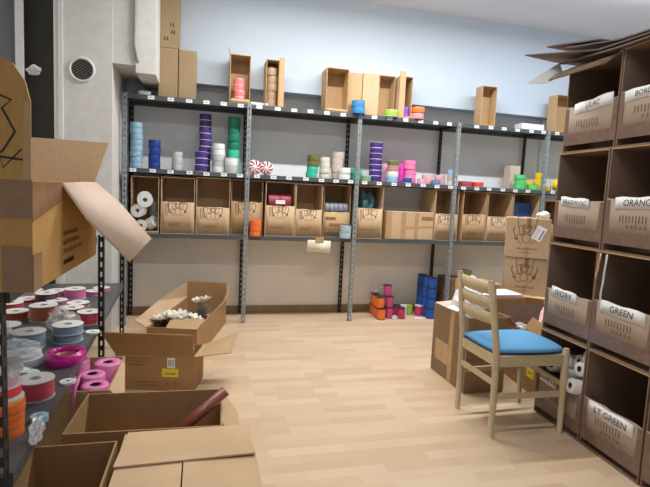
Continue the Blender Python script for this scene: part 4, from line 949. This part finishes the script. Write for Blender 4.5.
MB().lathe([(0.017, 0), (0.021, 0), (0.021, d.length), (0.017, d.length), (0.017, 0)], 20, origin=A_, rot=q_).build('tube', plain('dark_red_wrap', (0.24, 0.06, 0.04), 0.35), t)
MB().lathe([(0.0, d.length - 0.012), (0.0168, d.length - 0.012), (0.0168, d.length + 0.001), (0.0205, d.length + 0.001)], 20, origin=A_, rot=q_).build('end_rim', M['core'], t)
# nearest box, closed flaps
rn = thing('carton', 'nearest floor carton with its pale flaps folded over the top', 'carton', (0.395, -3.10, 0), 0.0)
b = MB(); wd, dp, ht, t = 0.42, 0.50, 0.335, 0.006
b.box((0, 0, 0), (wd, dp, t)); b.box((0, 0, t), (wd, t, ht)); b.box((0, dp - t, t), (wd, dp, ht)); b.box((0, t, t), (t, dp - t, ht)); b.box((wd - t, t, t), (wd, dp - t, ht))
b.build('body', M['kB'], rn)
MB().panel([(0.0, 0.268, ht + 0.018), (0.42, 0.275, ht + 0.022), (0.41, dp, ht + 0.006), (0.01, dp, ht + 0.006)], 0.005).build('flap', M['kB'], rn)
MB().panel([(0.0, 0.0, ht + 0.009), (0.198, 0.0, ht + 0.009), (0.196, 0.285, ht + 0.012), (0.005, 0.28, ht + 0.010)], 0.005).build('flap', M['kB'], rn)
MB().panel([(0.203, 0.0, ht + 0.010), (0.425, 0.0, ht + 0.006), (0.422, 0.285, ht + 0.010), (0.200, 0.285, ht + 0.014)], 0.005).build('flap', M['kB'], rn)
MB().panel([(-0.007, 0.02, ht - 0.03), (0.006, 0.02, ht + 0.002), (0.006, 0.26, ht + 0.002), (-0.009, 0.24, ht - 0.05)], 0.004).build('flap', M['kB'], rn)
# printed carton with yellow sticker
PR = math.atan2(-0.102, 0.446)
rp = thing('carton', 'printed floor carton with open flaps and yellow sticker, below the shelving', 'carton', (0.159, -1.369, 0), PR)
b = MB(); wd, dp, ht = 0.457, 0.235, 0.212
b.box((0, 0, 0), (wd, dp, t)); b.box((0, 0, t), (wd, t, ht)); b.box((0, dp - t, t), (wd, dp, ht)); b.box((0, t, t), (t, dp - t, ht)); b.box((wd - t, t, t), (wd, dp - t, ht))
b.build('body', M['kC'], rp)
MB().panel([(0.0, 0.0, ht), (wd, 0.0, ht), (wd - 0.005, -0.05, ht + 0.142), (-0.06, -0.055, ht + 0.140)], 0.005).build('flap', M['kC'], rp)
MB().panel([(wd, 0.0, ht), (wd, dp, ht), (wd + 0.20, dp + 0.03, ht + 0.075), (wd + 0.21, 0.01, ht + 0.03)][::-1], 0.005).build('flap', M['kA'], rp)
s = MB().box((0.27, -0.0022, 0.085), (0.365, -0.0008, 0.135)).build('sticker', M['yellow'], rp)
b = MB(); squiggle(b, 0.285, 0.10, 0.065, 0.012, 7, FN(-0.0026), 0.003, 1); b.build('sticker_print', M['ink'], s)
s = MB().box((0.30, -0.0022, 0.138), (0.345, -0.0008, 0.20)).build('barcode_label', M['white'], rp)
b = MB()
for k in range(5): b.box((0.306 + 0.007 * k, -0.0026, 0.150), (0.3085 + 0.007 * k, -0.002, 0.188))
b.build('barcode', M['ink'], s)
b = MB()
squiggle(b, 0.05, 0.185, 0.15, 0.012, 10, FN(-0.001), 0.0028, 61); squiggle(b, 0.06, 0.168, 0.14, 0.012, 9, FN(-0.001), 0.0028, 62); squiggle(b, 0.08, 0.148, 0.08, 0.012, 6, FN(-0.001), 0.0028, 63)
squiggle(b, 0.12, 0.045, 0.13, 0.012, 8, FN(-0.001), 0.0032, 64); squiggle(b, 0.12, 0.025, 0.14, 0.012, 9, FN(-0.001), 0.0032, 65)
for x in (0.29, 0.34): b.stroke([(x, 0.03), (x, 0.06), (x + 0.02, 0.06), (x + 0.02, 0.03), (x, 0.03)], 0.002, 0, FN(-0.001)); b.stroke([(x + 0.01, 0.055), (x + 0.01, 0.035)], 0.004, 0, FN(-0.001))
b.build('stamp_print', M['print'], rp)
crumple('plastic_bag', 'white plastic bag in the printed carton corner', 'plastic bag', (0.54, -1.345, 0.10), 0.06, 0.05, 0.11, M['film_h'], 51, 3, 0.3)
# long tray of artificial flowers
TR = -0.24
rt = thing('carton', 'long open carton tray of white flowers running under the shelving', 'carton', (0.275, -0.865, 0), TR)
b = MB(); wd, dp, ht = 0.345, 1.0, 0.225
b.box((0, 0, 0), (wd, dp, t)); b.box((0, 0, t), (wd, t, ht)); b.box((0, dp - t, t), (wd, dp, ht + 0.14)); b.box((0, t, t), (t, dp - t, ht)); b.box((wd - t, t, t), (wd, dp - t, ht))
b.build('body', M['kC'], rt)
MB().panel([(0.0, 0.0, ht), (0.0, dp, ht), (-0.0, dp, ht + 0.14), (-0.09, dp * 0.5, ht + 0.07), (-0.10, 0.05, ht + 0.03)], 0.005).build('flap', M['kB'], rt)
MB().panel([(wd, 0.62, ht), (wd, dp, ht), (wd + 0.02, dp, ht + 0.11), (wd + 0.05, 0.86, ht + 0.06), (wd + 0.02, 0.75, ht + 0.02), (wd + 0.03, 0.68, ht + 0.02)][::-1], 0.005).build('flap', M['kC'], rt)
MB().panel([(0.13, 0.0, ht), (wd, 0.0, ht), (wd + 0.02, 0.12, ht + 0.045), (0.13, 0.10, ht + 0.03)], 0.005).build('flap', M['kA'], rt)
def tray_pt(x, y, z): return Vector((0.275, -0.865, 0)) + Matrix.Rotation(TR, 3, 'Z') @ Vector((x, y, z))
def flower(label, p_, s_, cen_mat, seed):
    r_ = random.Random(seed)
    t_ = thing('artificial_flower', label, 'flower', p_, r_.uniform(0, 6), 'artificial flowers in the long tray'); t_.rotation_euler = (r_.uniform(-0.5, 0.5), r_.uniform(-0.4, 0.4), r_.uniform(0, 6))
    b = MB()
    for ring, (n, L_, up) in enumerate(((7, 1.0, 0.25), (6, 0.7, 0.5))):
        for k in range(n):
            a = 2 * PI * k / n + ring * 0.4 + r_.uniform(-0.15, 0.15); R_ = Matrix.Rotation(a, 3, 'Z')
            rows = []
            for u in (0.08, 0.45, 0.8, 1.0):
                w_ = 0.34 * math.sin(PI * min(1, 0.15 + u * 0.75)) * s_ * (1.0 if u < 1 else 0.55)
                rows.append([R_ @ Vector((u * L_ * s_, sg * w_, (up * u * u + (0.08 if sg else 0)) * s_)) for sg in (-1, 0, 1)])
            b.sheet(rows, 0.001)
    b.build('petals', M['petal'], t_)
    MB().lathe([(0.0, 0.32 * s_), (0.12 * s_, 0.28 * s_), (0.17 * s_, 0.12 * s_), (0.10 * s_, 0.0)], 10).build('flower_centre', cen_mat, t_)
flower('white flower with an orange centre in the tray', tray_pt(0.10, 0.20, 0.235), 0.075, RIB['orange'], 1)
for i, (x, y, z, s_, lab) in enumerate(((0.04, 0.24, 0.20, 0.05, 'white flower at the left near end of the tray'), (0.19, 0.28, 0.20, 0.055, 'white flower right of the orange-centred one'),
        (0.26, 0.30, 0.20, 0.05, 'cream flower rightmost in the near bunch of the tray'), (0.13, 0.38, 0.20, 0.05, 'white flower just behind the orange-centred one'), (0.07, 0.36, 0.20, 0.045, 'small white flower against the tray left side'),
        (0.245, 0.58, 0.25, 0.05, 'white flower topping the grey foliage bunch'), (0.20, 0.60, 0.24, 0.045, 'white flower at the left of the grey foliage bunch'))):
    flower(lab, tray_pt(x, y - (0.08 if y < 0.5 else 0.0), z + 0.035), s_ * 1.35, RIB['ivory'], i + 10)
def foliage(label, p_, n, L_, mat, seed):
    r_ = random.Random(seed); b = MB()
    for k in range(n):
        a = r_.uniform(0, 2 * PI); el = r_.uniform(-0.1, 1.3); d_ = Vector((math.cos(a) * math.cos(el), math.sin(a) * math.cos(el), math.sin(el))); ln = L_ * r_.uniform(0.6, 1.0)
        s_ = d_.cross(Vector((0, 0, 1))).normalized() * 0.006
        b.panel([-s_ * 0.3, d_ * ln * 0.55 - s_, d_ * ln, d_ * ln * 0.55 + s_, s_ * 0.3], 0.0008)
    o = b.build('dried_foliage', mat); o.location = p_; tag(o, label, 'foliage')
gy = plain('grey_dry_leaf', (0.30, 0.27, 0.22), 0.8, var=0.3)
foliage('bunch of grey dried foliage in the middle of the tray', tray_pt(0.235, 0.57, 0.17), 150, 0.125, gy, 1)
foliage('grey foliage around the flowers at the near end of tray', tray_pt(0.10, 0.22, 0.16), 120, 0.11, gy, 2)
foliage('dark sprig sticking out at the left of the tray flowers', tray_pt(0.05, 0.2, 0.18), 40, 0.09, plain('dark_leaf', (0.06, 0.06, 0.04), 0.8), 3)
b = MB().box((0.02, 0.02, 0.007), (0.325, 0.70, 0.15)); o = b.build('packing_paper', M['kE']); o.location = (0.275, -0.865, 0); o.rotation_euler = (0, 0, TR); tag(o, 'pale packing paper beneath the flowers in the tray', 'paper')
